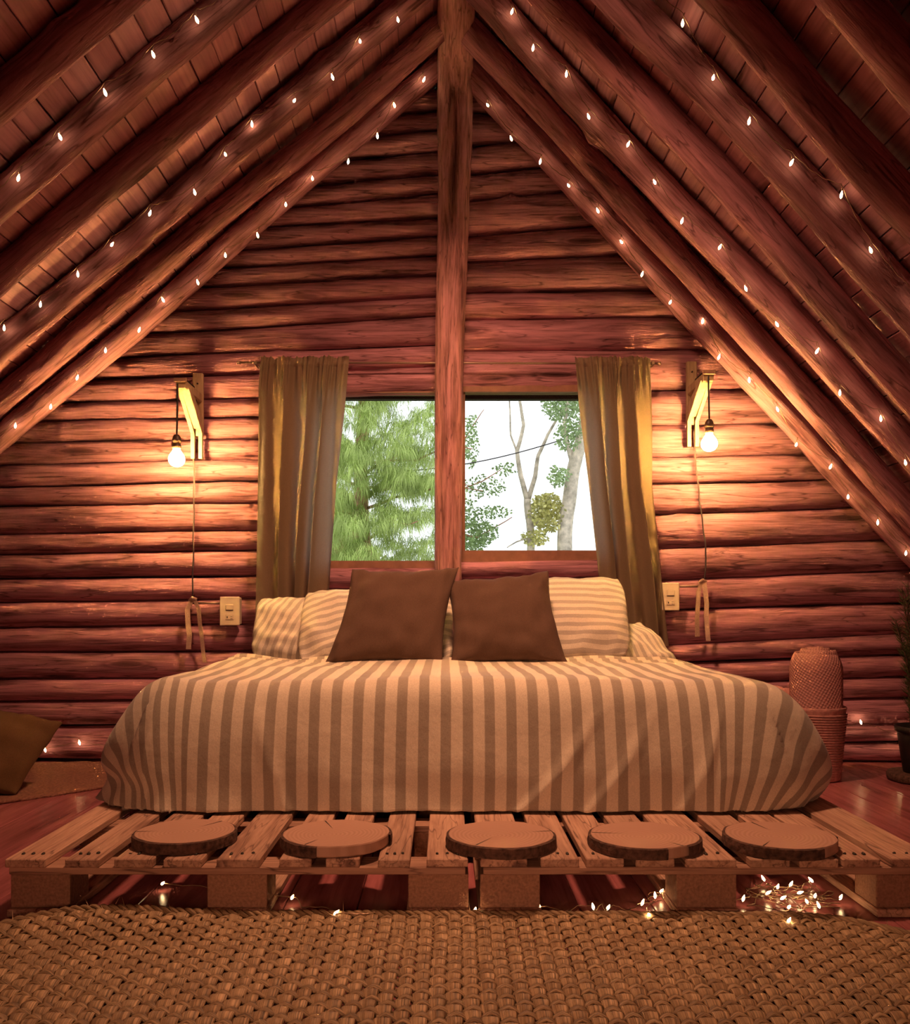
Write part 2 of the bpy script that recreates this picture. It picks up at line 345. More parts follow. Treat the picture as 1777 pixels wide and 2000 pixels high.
# back wall of logs. seams are read at x = -200, 0, 437, 850 (left of the post) and 912, 1300, 1740, 2200 (right)
def lin(xs, ys):
    def f(x):
        for i in range(len(xs)-1):
            if x <= xs[i+1] or i == len(xs)-2:
                t = (x-xs[i])/(xs[i+1]-xs[i]); return ys[i]+(ys[i+1]-ys[i])*t
    return f
LX = [-300, 0, 437, 850]
LS = [(205, 190, 190, 165), (255, 250, 240, 211), (300, 295, 285, 249), (340, 335, 325, 289), (385, 380, 370, 337), (430, 425, 412, 373), (460, 455, 440, 421),
      (505, 500, 486, 456), (540, 535, 518, 492), (575, 572, 555, 532), (620, 616, 600, 575), (665, 660, 640, 611), (705, 702, 685, 667),
      (748, 742, 729, 712), (790, 784, 774, 765), (826, 820, 811, 805), (868, 862, 853, 848), (910, 906, 895, 892), (955, 951, 937, 935), (990, 986, 981, 978),
      (1046, 1042, 1035, 1030), (1086, 1082, 1075, 1070), (1134, 1130, 1124, 1120), (1182, 1177, 1168, 1165), (1232, 1227, 1219, 1215), (1275, 1274, 1273, 1270),
      (1330, 1327, 1325, 1322), (1374, 1372, 1369, 1366), (1422, 1420, 1417, 1415), (1484, 1484, 1484, 1484)]
RX = [912, 1300, 1740, 2300]
RS = [(160, 150, 140, 130), (218, 195, 180, 160), (279, 248, 220, 200), (334, 295, 260, 220), (387, 345, 310, 280), (456, 420, 400, 380), (507, 487, 470, 455), (567, 560, 552, 545),
      (620, 614, 606, 600), (681, 679, 672, 665), (762, 758, 750, 745), (828, 827, 817, 810), (893, 891, 880, 872), (945, 942, 931, 925), (1004, 1002, 986, 980),
      (1074, 1072, 1053, 1045), (1136, 1133, 1114, 1106), (1196, 1192, 1177, 1170), (1266, 1262, 1240, 1232), (1300, 1297, 1281, 1275), (1340, 1337, 1324, 1320),
      (1380, 1377, 1364, 1360), (1426, 1423, 1416, 1412), (1460, 1458, 1452, 1450), (1484, 1486, 1488, 1488)]
CLS = [(1103,)*4, (1150,)*4, (1200,)*4, (1255,)*4, (1310,)*4, (1370,)*4, (1425,)*4, (1484,)*4]
CRS = [(1092, 1086, 1080, 1080), (1131, 1127, 1120, 1120), (1180,)*4, (1235,)*4, (1295,)*4, (1360,)*4, (1425,)*4, (1484,)*4]
WY = 4.67
wall = empty('wall_back', (0, WY, 0), kind='structure')
def wallz(y): return EYE-(y-HY)*WY/F
def wallx(x): return (x-CX)*WY/F
WOL, WOR, WTOP, WBOT = wallx(598), wallx(1192), wallz(768), wallz(1104)
top = [(XL+.05, .0), (XR, ZR-.01), (XRT-.05, 0)]
def zroofclip(x): return roof_z(x)
for poly in ([(XL, 0), (WOL, 0), (WOL, roof_z(WOL))], [(WOR, 0), (XRT, 0), (WOR, roof_z(WOR))],
             [(WOL, WTOP), (WOR, WTOP), (WOR, roof_z(WOR)), (XR, ZR), (WOL, roof_z(WOL))], [(WOL, 0), (WOR, 0), (WOR, WBOT-.02), (WOL, WBOT-.02)]):
    mesh('wall_backing', *prism_y(poly, YB, YB+.05), M_back, wall, smooth=False)
def roofend(f, s):
    x = 888
    while 0 < x+420 and x < 2200 and f(x) > 118+((888-x)*ML if s < 0 else (x-888)*MR)-70: x += 4*s
    return max(-420, min(2200, x))
def row(fa, fb, xa, xb, seed):
    xa_, xb_ = wallx(xa), wallx(xb); L = xb_-xa_
    if L < .06: return
    ry = .060+.012*nz(seed*1.7); off = .012*nz(seed*2.9)
    mid = (wallz(fa((xa+xb)/2))+wallz(fb((xa+xb)/2)))/2
    def edge(x):
        p = xa+x*F/WY; zt, zb = wallz(fa(p)), wallz(fb(p)); wv = .0035*nz(x*3, seed)
        return (zt+zb)/2-mid+wv, (zt-zb)/2*1.01
    V, Fc = log_mesh(L, 0, 0, seed, n=18, step=.045, rough=.035, bend=.008, knots=random.choice([1, 2, 3]), squash=ry*1.1, edge=edge)
    W2 = []
    for x, y, z in V:
        X, Z = x+xa_, z+mid+.012; X = max(X, XR-(ZR-Z)/ML); X = min(X, XR+(ZR-Z)/MR); W2.append((X-xa_, y, z))
    V = W2
    o = mesh('log', V, Fc, M_log, wall); o.location = Vector((xa_, WY+ry+off+.008, mid))-wall.location
for i in range(len(LS)-1):
    a, b = lin(LX, LS[i]), lin(LX, LS[i+1]); yt = LS[i][1 if LS[i][1] > 640 else 2]
    x0 = roofend(a, -1)
    row(a, b, x0, 886 if LS[i+1][3] <= 770 else 600, 1+i*1.37)
for i in range(len(RS)-1):
    a, b = lin(RX, RS[i]), lin(RX, RS[i+1])
    x1 = roofend(a, 1)
    row(a, b, 890 if RS[i+1][0] <= 765 else 1190, x1, 60+i*1.73)
for i in range(len(CLS)-1):
    row(lin(LX, CLS[i]), lin(LX, CLS[i+1]), 602, 886, 120+i*1.9); row(lin(RX, CRS[i]), lin(RX, CRS[i+1]), 890, 1188, 150+i*2.1)
# the wall behind the viewer
wf = mesh('wall_front', *prism_y([(XL, 0), (XRT, 0), (XR, ZR)], YF-.08, YF), M_ceil, None, smooth=False, kind='structure')

# windows
def window(name, x0, x1, y0, y1):
    Yw = 4.74; a = P(x0, y1, Yw); b = P(x1, y0, Yw)
    w = empty(name, (0.5*(a.x+b.x), Yw, a.z), kind='structure'); t = .03
    for q in (box(a.x-t, b.x+t, Yw-.045, Yw+.03, a.z-.06, a.z), box(a.x-t, b.x+t, Yw-.045, Yw+.03, b.z, b.z+.05),
              box(a.x-t, a.x, Yw-.03, Yw+.03, a.z, b.z), box(b.x, b.x+t, Yw-.03, Yw+.03, a.z, b.z)):
        mesh('window_frame', *q, M_frame, w, smooth=False)
    mesh('pane', *box(a.x, b.x, Yw-.003, Yw+.003, a.z, b.z), M_glass, w, smooth=False)
window('window_1', 612, 849, 771, 1096); window('window_2', 908, 1178, 769, 1076)

# ---------------------------------------------------------------- centre post
pc = [(0, 889, 34), (300, 888, 33), (450, 885, 31), (600, 881, 29), (760, 877, 28), (900, 876, 27), (1110, 875, 26), (1430, 875, 26)]
post = None
YP = 4.50
pts = [P(x, y, YP) for y, x, r in pc]; rr = [r*YP/F for y, x, r in pc]
V = []; Fc = []; uvp = []; n = 24; path = []
zk = ZR-.34
for k in range(84): path.append((YP, zk*k/84, 0))
for k in range(15):                                   # the top of the trunk bends along the ridge towards the viewer
    t = k/14*PI/2; path.append((YP-.20*(1-math.cos(t)), zk+.20*math.sin(t), t))
for k in range(1, 12): path.append((YP-.20-.06*k, zk+.20+.012*k/12, PI/2))
fc = lin([-200]+[q[0] for q in pc]+[1600], [889]+[q[1] for q in pc]+[875]); fr_ = lin([-200]+[q[0] for q in pc]+[1600], [34]+[q[2] for q in pc]+[26]); Lp = 0
for i, (y, z, t) in enumerate(path):
    if i: Lp += math.hypot(y-path[i-1][0], z-path[i-1][1])
    ypx = HY-(min(z, zk+.1)-EYE)*F/YP; cx = fc(ypx); r = fr_(ypx)*YP/F; c = P(cx, ypx, YP).x
    c = c*(1-t/(PI/2))+XR*t/(PI/2)
    for k in range(n):
        a = 2*PI*k/n; q = 1+.07*nz(Lp*2.5, math.cos(a)*1.5, math.sin(a)*1.5)+.06*nz(Lp*1.3, math.cos(a)*5, math.sin(a)*5)+.05*nz(Lp*11, math.cos(a)*3, math.sin(a)*3)
        b = r*q*math.sin(a); V.append((c-XR+r*q*math.cos(a), y-YP+b*math.cos(t), z+b*math.sin(t))); uvp.append((Lp, abs(((k+1) % n)/n*2-1)))
    if i:
        m = (i-1)*n
        for k in range(n): Fc.append((m+k, m+(k+1) % n, m+n+(k+1) % n, m+n+k))
Fc.append(tuple(range(n-1, -1, -1))); Fc.append(tuple(range(len(V)-n, len(V))))
post = mesh('wooden_post', V, Fc, M_post, uv=uvp, loc=(XR, YP, 0), label='rough peeled log post standing between the two window panes, from floor to ridge', cat='post')

# ---------------------------------------------------------------- fairy light strings
def teardrop():
    return lathe([(.0015, .016), (.003, .011), (.006, .003), (.0072, -.004), (.006, -.011), (.0028, -.016), (.0008, -.018)], 8)
v, f, _ = teardrop(); FAIRY = bpy.data.meshes.new('bulb'); FAIRY.from_pydata([tuple(q) for q in v], [], f); FAIRY.materials.append(M_fairy)
for p_ in FAIRY.polygons: p_.use_smooth = True
def string(name, pts, label, group, up=.035, big=1.0, ends=(), floor_=False):
    base = pts[0]; e = empty(name, base, label=label, cat='string lights', group=group)
    wp = []
    allp = ([ends[0]] if ends else [])+pts+([ends[1]] if ends else [])
    for i in range(len(allp)-1):
        a, b = allp[i]+Vector((0, 0, up)), allp[i+1]+Vector((0, 0, up))
        for k in range(12):
            t = k/12; q = a.lerp(b, t); q.z -= .03*up/.035*4*t*(1-t)*(.5+.5*abs(nz(i*3.3, base.x))); tw = (i*12+k)
            q += Vector((0, .002*math.cos(tw*1.9), .002*math.sin(tw*1.9))); wp.append(q)
    wp.append(allp[-1]+Vector((0, 0, up)))
    v, f, uv = tube(wp, .0013*big, 4)
    stems = [tube([p+Vector((random.uniform(-.01, .01), 0, up)), p+Vector((0, 0, .014))], .0012*big, 4)[:2] for p in pts] if up > .01 else []
    v, f = join((v, f), *stems)
    mesh('wire', v, f, M_wire, e)
    for p in pts:
        b = mesh('bulb', None, None, None, e, data=FAIRY); b.location = p-base; b.scale = (big*.8,)*3
        b.rotation_euler = (random.uniform(-.5, .5), random.uniform(-.5, .5), 0) if not floor_ else (random.uniform(1.1, 2), 0, random.uniform(0, 6))
    return e
S1L = [(828, 155), (770, 205), (737, 265), (680, 315), (610, 348), (558, 399), (503, 459), (440, 498), (386, 551), (318, 585), (272, 644), (206, 684), (151, 737), (99, 794), (30, 831), (-30, 885), (-90, 935)]
S2L = [(777, 38), (703, 80), (649, 150), (575, 196), (492, 242), (440, 301), (380, 375), (293, 416), (219, 477), (152, 535), (79, 594), (8, 640), (-60, 700), (-130, 760)]
S3L = [(540, -75), (460, -20), (384, 38), (299, 106), (205, 180), (117, 267), (36, 347), (-50, 420), (-130, 500)]
S1R = [(952, 205), (998, 270), (1055, 315), (1110, 362), (1167, 411), (1213, 472), (1254, 535), (1309, 590), (1372, 627), (1404, 697), (1463, 742), (1518, 799), (1555, 868), (1622, 911), (1656, 970), (1714, 1020), (1769, 1080), (1820, 1140)]
S2R = [(1000, 22), (1041, 93), (1106, 144), (1149, 227), (1227, 281), (1278, 355), (1332, 431), (1406, 482), (1456, 563), (1517, 633), (1596, 685), (1640, 767), (1720, 817), (1768, 903), (1830, 970)]
S3R = [(1230, -60), (1333, 45), (1393, 151), (1463, 236), (1546, 317), (1643, 380), (1700, 488), (1790, 590), (1880, 690)]
for pts, Y, lab, big in ((S1L, 4.415, 'fairy light string on the left log rafter against the back wall', 1.0), (S2L, 3.755, 'fairy light string on the third left rafter from the back wall', .95),
                    (S3L, 3.03, 'fairy light string on the fifth left rafter, highest in the top left corner', .9), (S1R, 4.415, 'fairy light string on the right log rafter against the back wall', 1.0),
                    (S2R, 3.755, 'fairy light string on the third right rafter from the back wall', .95), (S3R, 3.03, 'fairy light string on the fifth right rafter, highest in the top right corner', .9)):
    s = -1 if pts[0][0] < 870 else 1
    string('string_light', [P(x, y, Y+random.uniform(-.006, .006)) for x, y in pts], lab, 'fairy light strings along the rafters', big=big)

# ---------------------------------------------------------------- wall lamps, sockets, ribbons
def strip(pts, w, wdir, t=.0015):
    V = []; Fc = []
    for p in pts:
        p = Vector(p); d = Vector(wdir)*w/2
        V += [p-d+Vector((0, -t, 0)), p+d+Vector((0, -t, 0)), p+d+Vector((0, t, 0)), p-d+Vector((0, t, 0))]
    for i in range(len(pts)-1):
        m = i*4
        for k in range(4): Fc.append((m+k, m+(k+1) % 4, m+4+(k+1) % 4, m+4+k))
    Fc += [(3, 2, 1, 0), tuple(len(V)-4+k for k in range(4))]
    return V, Fc
def lamp(side, xb, ytop, ybot, end, bulb, cable, label):
    Ye = 4.33; e = P(*end, Ye); X = e.x; zt, zb = P(xb, ytop, 4.64).z, P(xb, ybot, 4.64).z
    L = empty('wall_lamp', (X, 4.64, (zt+zb)/2), label=label, cat='lamp', group='bare bulb wall lamps beside the window')
    za = e.z
    mesh('back_board', *bbox(X-.026, X+.026, 4.625, 4.65, zb+.12, zt), M_brk, L, smooth=False)
    mesh('screw', *tube([(X+.0, 4.618, zt-.055), (X, 4.628, zt-.055)], .004, 8)[:2], M_dark, L)
    mesh('arm', *bbox(X-.024, X+.024, Ye, 4.625, za-.028, za+.012), M_brk, L, smooth=False)
    mesh('arm_cap', *bbox(X-.032, X+.032, Ye-.012, Ye, za-.0, za+.02), M_palx, L, smooth=False)
    # diagonal brace with a forked foot
    br = []
    for sx in (-1, 1):
        x0, x1 = (X-.029, X-.010) if sx < 0 else (X+.010, X+.029)
        V = [(x, y, z) for x in (x0, x1) for y, z in ((Ye+.03, za-.02), (Ye+.09, za-.02), (4.622, zb+.17), (4.622, zb), (4.600, zb), (4.600, zb+.13))]
        f = [(0, 1, 2, 3, 4, 5), (11, 10, 9, 8, 7, 6)]+[(i, i+6, (i+1) % 6+6, (i+1) % 6) for i in range(6)]; br.append((V, f))
    V = [(x, y, z) for x in (X-.0295, X+.0295) for y, z in ((Ye+.027, za-.02), (Ye+.092, za-.02), (4.612, zb+.205), (4.594, zb+.15))]
    br.append((V, [(0, 1, 2, 3), (7, 6, 5, 4)]+[(i, i+4, (i+1) % 4+4, (i+1) % 4) for i in range(4)]))
    mesh('brace', *join(*br), M_brk, L, smooth=False)
    b = P(*bulb, 4.335)
    top = Vector((X-.022*side*-1 if False else b.x+.012*side*-1, 4.325, za+.0))
    loop = [Vector((X, 4.62, za-.06)), Vector((X-.015*side, 4.50, za+.02)), Vector((X, 4.40, za+.035)), Vector((X+.01*side, 4.35, za+.02))]
    mesh('cord', *tube(loop+[Vector((b.x+(-.012)*side*.5, 4.33, za-.01)), Vector((b.x, 4.335, b.z+.09))], .0042, 8)[:2], M_cord, L)
    hold = mesh('lamp_holder', *lathe([(.006, .106), (.012, .104), (.018, .094), (.0215, .082), (.0215, .066), (.019, .064), (.019, .058), (.0215, .056), (.0215, .040), (.018, .038)], 18, b)[:2], M_sock, L)
    B = lathe([(.012, .044), (.016, .034), (.024, .020), (.033, .008), (.038, -.006), (.0385, -.016), (.035, -.028), (.026, -.040), (.012, -.0465), (.002, -.048)], 20, b)
    mesh('bulb', *B[:2], M_bulb, hold)
    cp = [P(x, y, 4.618) for x, y in cable]
    fine = []
    for i in range(len(cp)-1):
        for k in range(6): fine.append(cp[i].lerp(cp[i+1], k/6)+Vector((0, .006*math.sin((i*6+k)*.9), 0)))
    fine.append(cp[-1])
    mesh('cable', *tube(fine, .0042, 8)[:2], M_cable, L)
lamp(-1, 382, 730, 898, (353, 747), (345, 892), [(376, 850), (379, 905), (379, 960), (378, 1030), (377, 1100), (376, 1166)], 'wall lamp left of the window, bare glowing bulb on a pale wooden bracket')
lamp(1, 1352, 707, 875, (1384, 732), (1385, 862), [(1355, 840), (1357, 890), (1363, 945), (1369, 1000), (1376, 1050), (1379, 1090), (1375, 1136)], 'wall lamp right of the window, bare glowing bulb on a pale wooden bracket')
def outlet(x0, x1, y0, y1, conduit_to, label, side):
    Yf = 4.60; a, b = P(x0, y1, Yf), P(x1, y0, Yf); cx = (a.x+b.x)/2; h = b.z-a.z
    e = empty('outlet', (cx, 4.64, a.z), label=label, cat='outlet', group='switch and socket boxes beside the bed')
    mesh('box', *bbox(a.x, b.x, Yf, 4.66, a.z, b.z, .004), M_plas, e, smooth=False)
    cp_ = mesh('cover_plate', *bbox(a.x-.004, b.x+.004, Yf-.006, Yf, a.z-.004, b.z+.004, .003), M_plas, e, smooth=False)
    mesh('switch', *bbox(cx-.02, cx+.02, Yf-.011, Yf-.006, a.z+h*.54, a.z+h*.74, .002), M_plas, cp_, smooth=False)
    mesh('switch_gap', *box(cx-.018, cx+.018, Yf-.0075, Yf-.0055, a.z+h*.515, a.z+h*.535), M_dark, cp_, smooth=False)
    s = mesh('socket', *bbox(cx-.021, cx+.021, Yf-.009, Yf-.006, a.z+h*.18, a.z+h*.36, .002), M_plas, cp_, smooth=False)
    props(s, kind=None); mesh('socket_slots', *join(box(cx-.014, cx-.009, Yf-.0095, Yf-.0088, a.z+h*.24, a.z+h*.31), box(cx+.004, cx+.014, Yf-.0095, Yf-.0088, a.z+h*.29, a.z+h*.305), box(cx+.004, cx+.014, Yf-.0095, Yf-.0088, a.z+h*.215, a.z+h*.23)), M_dark, cp_, smooth=False)
    q = P(*conduit_to, 4.63); x1_ = a.x if side < 0 else b.x
    mesh('conduit', *tube([(x1_, 4.63, q.z), (q.x, 4.63, q.z)], .0065, 10)[:2], M_rod, e)
outlet(431, 467, 1167, 1220, (376, 1178), 'cream switch and socket box left of the bed, under the left wall lamp', -1)
outlet(1293, 1325, 1140, 1191, (1372, 1145), 'cream switch and socket box right of the bed, beside the right curtain', 1)
def ribbon(pa, pb, topp, label, w=.024):
    Yr = 4.605; segs = []
    t = P(*topp, Yr)
    def tail(pl, ph):
        out = []
        for i, (x, y) in enumerate(pl): out.append(P(x, y, Yr-.004*math.sin(i*1.3+ph)))
        return out
    A = strip([t+Vector((0, .035, -.012)), t+Vector((0, .02, .002)), t]+tail(pa, 0), w, (1, .25, 0))
    B = strip([t+Vector((0.004, .035, -.012)), t+Vector((.006, .018, .004)), t+Vector((.008, -.004, 0))]+tail(pb, 2), w*.9, (1, -.3, 0))
    K = tube([t+Vector((-.016, .004, -.012)), t+Vector((0, -.006, .003)), t+Vector((.022, .0, -.004))], [.008, .012, .008], 8, flat=.8)
    mesh('ribbon', *join(A, B, K[:2]), M_rib, smooth=False, label=label, cat='ribbon', group='cloth ribbons tied on the conduits')
ribbon([(366, 1190), (367, 1215), (370, 1240), (368, 1268)], [(388, 1190), (390, 1215), (394, 1245), (397, 1275), (400, 1294)], (376, 1169), 'pale cloth ribbon tied below the left lamp cable, tails hanging')
ribbon([(1364, 1155), (1363, 1180), (1361, 1210), (1362, 1243)], [(1377, 1155), (1380, 1180), (1379, 1205), (1381, 1230), (1383, 1252)], (1371, 1134), 'pale cloth ribbon tied below the right lamp cable, tails hanging')

# ---------------------------------------------------------------- curtains
YC = 4.545
a, b = P(466, 707, YC), P(1287, 710, YC)
rod = empty('curtain_rod', (XR, YC, a.z), label='thin metal curtain rod above the windows, passing behind the post', cat='rod')
# the rod passes behind the post
YRD = 4.615
ra, rb = P(466, 708, YRD), P(1287, 710, YRD)
rod.location = (XR, YRD, ra.z)
mesh('rod', *tube([ra, rb], .0055, 10)[:2], M_rod, rod)
for q in (ra, rb): mesh('finial', *tube([q-Vector((.008, 0, 0)), q+Vector((.008, 0, 0))], .009, 10)[:2], M_rod, rod)
for x in (500, 1275): p = P(x, 709, YRD); mesh('rod_bracket', *box(p.x-.006, p.x+.006, YRD-.008, 4.70, p.z-.008, p.z+.008), M_rod, rod, smooth=False)
def curtain(el, er, ybot, phase, nf, label, seamx):
    """el, er: left and right edge as (y, x) lists"""
    c = empty('curtain', P((el[0][1]+er[0][1])/2, 708, YRD), label=label, cat='curtain', group='brown linen curtains')
    fl = lin([q[0] for q in el], [q[1] for q in el]); fr = lin([q[0] for q in er], [q[1] for q in er])
    def build(y0, y1, nt_, ns, amp, head):
        V = []; Fc = []
        for j in range(nt_+1):
            ty = j/nt_; y = y0+(y1-y0)*ty; tt = (y-700)/(ybot-700)
            for i in range(ns+1):
                s = i/ns; sw = s+.035*math.sin(s*9+phase+tt*1.6)+.02*nz(s*6, tt*2, phase)
                A = amp*(.5+.6*tt if not head else 1)*(1 if not head else .35+.65*abs(ty-.55)*2)
                u = sw+.03*nz(s*3, tt*3, phase+4)
                fold = math.sin(2*PI*nf*u+phase)+.18*math.sin(2*PI*nf*1.7*u+1.7*phase)+(1.2*math.sin(2*PI*nf*3.7*u) if tt < .06 else 1.2*math.sin(2*PI*nf*3.7*u)*max(0, 1-(tt-.06)/.12))*.5
                x = fl(y)+(fr(y)-fl(y))*(s+.10/nf*math.cos(2*PI*nf*u+phase)*min(1, tt*4)*(s*(1-s)*4)**.5)
                yy = y+(4*nz(s*40, phase) if head and j == 0 else 0)
                V.append(P(x, yy, YRD-.010)+Vector((0, -.038+A*fold*-.5, 0)))
        for j in range(nt_):
            for i in range(ns): m = j*(ns+1)+i; Fc.append((m, m+1, m+ns+2, m+ns+1))
        return V, Fc
    v, f = build(717, ybot, 60, 150, .060, False)
    mesh('panel', v, f, M_curt, c)
    v, f = build(701, 717, 5, 150, .028, True)
    mesh('gathered_heading', v, f, M_curt, c)
curtain([(700, 514), (760, 510), (1000, 508), (1180, 505), (1260, 505)], [(700, 684), (800, 676), (950, 660), (1100, 648), (1260, 640)], 1245, .4, 4.2, 'brown linen curtain hanging left of the post, grey inner edge over the glass', 0)
curtain([(700, 1120), (800, 1128), (950, 1147), (1100, 1163), (1260, 1178)], [(700, 1268), (850, 1272), (950, 1272), (1100, 1287), (1260, 1303)], 1262, 2.2, 3.6, 'brown linen curtain hanging right of the post, hem spread beside the right socket', 0)

# ---------------------------------------------------------------- pallets
PF = 2.37
ZS0, ZS1 = .130, .152
def pallet(x0, x1, yf, slats, blocks, depth, label):
    e = empty('pallet', ((x0+x1)/2, yf+depth/2, 0), label=label, cat='pallet', group='pine pallets under the mattress')
    for xa, xb in slats:
        v, f = bbox(xa, xb, yf+random.uniform(-.004, .004), yf+depth, ZS0, ZS1+random.uniform(-.001, .001), .0025); sl = mesh('slat', v, f, M_pal, e, smooth=False)
        for sx in (.25, .5, .75):
            mesh('nail', *tube([(xa+(xb-xa)*sx, yf+.05+random.uniform(-.012, .012), ZS1+.0004), (xa+(xb-xa)*sx, yf+.05, ZS1+.0018)], .0042, 6)[:2], M_dark, sl)
    for yy in (yf+.004, yf+depth/2-.05, yf+depth-.104):
        mesh('stringer', *bbox(x0+.008, x1-.008, yy, yy+.1, .110, .1295, .002), M_palx, e, smooth=False)
        for xa, xb in blocks: mesh('block', *bbox(xa, xb, yy+.004, yy+.104 if depth < 1 else yy+.13 if yy < yf+.5 else yy+.10, .022, .1095, .002), M_chip, e, smooth=False)
    for xa, xb in blocks: mesh('bottom_board', *bbox(xa-.004, xb+.004, yf-.006, yf+depth, .001, .0215, .002), M_pal, e, smooth=False)
K = PF/F
sx = lambda a: (a-CX)*K
SL = [(10, 89), (127, 193), (223, 299), (319, 393), (423, 507), (545, 608), (636, 702), (738, 800), (833, 914)]
SRr = [(938, 1030), (1056, 1131), (1145, 1219), (1242, 1318), (1338, 1438), (1465, 1543), (1561, 1637), (1647, 1720), (1741, 1838)]
BL = [(18, 134), (403, 520), (797, 915)]; BR = [(938, 1055), (1323, 1440), (1714, 1832)]
m_ = lambda l: [(sx(a), sx(b)) for a, b in l]
pallet(sx(10), sx(915), PF, m_(SL), m_(BL), 1.0, 'front left pine pallet, its slats jutting out in front of the duvet')
pallet(sx(938), sx(1838), PF, m_(SRr), m_(BR), 1.0, 'front right pine pallet, its slats jutting out in front of the duvet')
pallet(sx(10), sx(915), PF+1.03, m_(SL), m_(BL), 1.0, 'rear left pine pallet, hidden under the mattress towards the wall')
pallet(sx(938), sx(1838), PF+1.03, m_(SRr), m_(BR), 1.0, 'rear right pine pallet, hidden under the mattress towards the wall')
# wood slices
def slice_(cx, cy, rx, ry, label, seed, peel):
    c = FL(cx, cy, .186); n = 56; V = []; Fc = []; mats = []
    rX = rx*c.y/F; h = .031
    e = empty('wood_slice', (c.x, c.y, ZS1+.002), label=label, cat='wood slice', group='round wood slices on the front pallets')
    rad = [rX*(1+.045*nz(math.cos(t)*1.3, math.sin(t)*1.3, seed)+.012*nz(math.cos(t)*6, math.sin(t)*6, seed)) for t in [2*PI*k/n for k in range(n)]]
    for j, (s, z) in enumerate(((.955, 0), (.985, .004), (.985, h-.003), (.975, h))):
        for k in range(n): V.append((rad[k]*s*math.cos(2*PI*k/n), rad[k]*s*math.sin(2*PI*k/n), z))
    for j in range(3):
        for k in range(n): Fc.append((j*n+k, j*n+(k+1) % n, (j+1)*n+(k+1) % n, (j+1)*n+k))
    Fc.append(tuple(range(n-1, -1, -1))); Fc.append(tuple(range(3*n, 4*n)))
    disc = mesh('disc', V, Fc, M_slice, e, world=False, smooth=False); disc.location = (0, 0, 0)
    V = []; Fc = []; idx = [k for k in range(n) if not (peel and peel[0] < (2*PI*k/n) % (2*PI) < peel[1])]
    for k in idx:
        for s, z in ((.98, .0005), (1.03+.02*nz(k*2.1, seed), .001), (1.035+.02*nz(k*1.9, seed+3), h*.5), (1.028+.015*nz(k*2.7, seed+5), h-.003+.002*nz(k*.9, seed)), (.98, h-.001)):
            V.append((rad[k]*s*math.cos(2*PI*k/n), rad[k]*s*math.sin(2*PI*k/n), z))
    for i in range(len(idx)):
        j = (i+1) % len(idx)
        if (idx[j]-idx[i]) % n != 1: continue
        for q in range(4): Fc.append((i*5+q, j*5+q, j*5+q+1, i*5+q+1))
    o = mesh('bark', V, Fc, M_bark, e, world=False, smooth=False); o.location = (0, 0, 0)
    a = random.uniform(0, 6)
    for ang, l0, l1 in ((a, .3, .95), (a+2.3, .55, .97)):
        V, Fc = [], []
        d = Vector((math.cos(ang), math.sin(ang), 0)); p = Vector((-d.y, d.x, 0)); q = len(V)
        V += [d*rX*l0+Vector((0, 0, h+.0006)), d*rX*l1+p*.0022+Vector((0, 0, h+.0006)), d*rX*l1-p*.0022+Vector((0, 0, h+.0006))]; Fc.append((q, q+1, q+2))
        o = mesh('crack', V, Fc, M_dark, disc, world=False, smooth=False); o.location = (0, 0, 0)
slice_(363, 1621, 96, 26, 'round wood slice at the far left end of the row on the pallets', 1, None)
slice_(657, 1625, 105, 27, 'second wood slice from the left, part of its bark missing in front', 2, (4.55, 6.1))
slice_(978, 1627, 105, 27, 'middle wood slice of the row, standing over the gap between the front pallets', 3, None)
slice_(1257, 1629, 105, 27, 'second wood slice from the right in the row on the pallets', 4, (5.0, 5.3))
slice_(1522, 1629, 106, 30, 'largest wood slice at the far right end of the row, rough dark bark', 5, (5.2, 6.1))

# floor lights under the pallets and along the wall
FLP = [(318, 1722), (571, 1749), (657, 1779), (928, 1774), (1053, 1767), (1158, 1767), (1188, 1769), (1255, 1759), (1279, 1745), (1292, 1737), (1267, 1783), (1452, 1751),
       (1490, 1712), (1519, 1728), (1501, 1740), (1545, 1723), (1563, 1740), (1583, 1715), (1592, 1746), (1598, 1764), (1541, 1768), (1530, 1750), (1541, 1794), (1575, 1757), (1642, 1749)]
pts = [FL(x, y+3, .022) for x, y in FLP]
# keep the lights clear of blocks and runners
def wiggle(pts, n=14, amp=.02):
    out = []
    for i in range(len(pts)-1):
        a, b = pts[i], pts[i+1]; d = (b-a); pr = Vector((-d.y, d.x, 0)).normalized() if d.length > 1e-4 else Vector((1, 0, 0))
        A = amp*(1 if d.length > .06 else 1.5)
        for k in range(n):
            t = k/n; s = math.sin(PI*t)
            out.append(a.lerp(b, t)+pr*A*s*math.sin(t*7+i*2.1)+Vector((0, 0, -.014*s+.012*s*abs(math.sin(i*1.7+t*5))+.0015*math.sin((i*n+k)*2.2))))
    out.append(pts[-1]); return out
e = empty('string_light', pts[0], label='tangled fairy light string lying on the floor under the front pallets', cat='string lights')
v1 = tube(wiggle(pts), .0013, 4)[:2]; far = [FL(random.uniform(1450, 1640), random.uniform(1722, 1785), .01) for _ in range(16)]
v2 = tube(wiggle(far, amp=.035), .0012, 4)[:2]
mesh('wire', *join(v1, v2), M_wire, e)
for p in pts:
    b = mesh('bulb', None, None, None, e, data=FAIRY); b.location = p-pts[0]; b.scale = (.55,)*3; b.rotation_euler = (random.uniform(-.9, .9), random.uniform(-.9, .9), random.uniform(0, 6))
bw = [P(x, y, 4.64) for x, y in ((-60, 1455), (88, 1464), (155, 1450), (230, 1462), (1560, 1440), (1630, 1430), (1681, 1410), (1760, 1440))]
string('string_light', bw, 'fairy light string along the foot of the back wall, behind the bed and plant', None, up=.006)

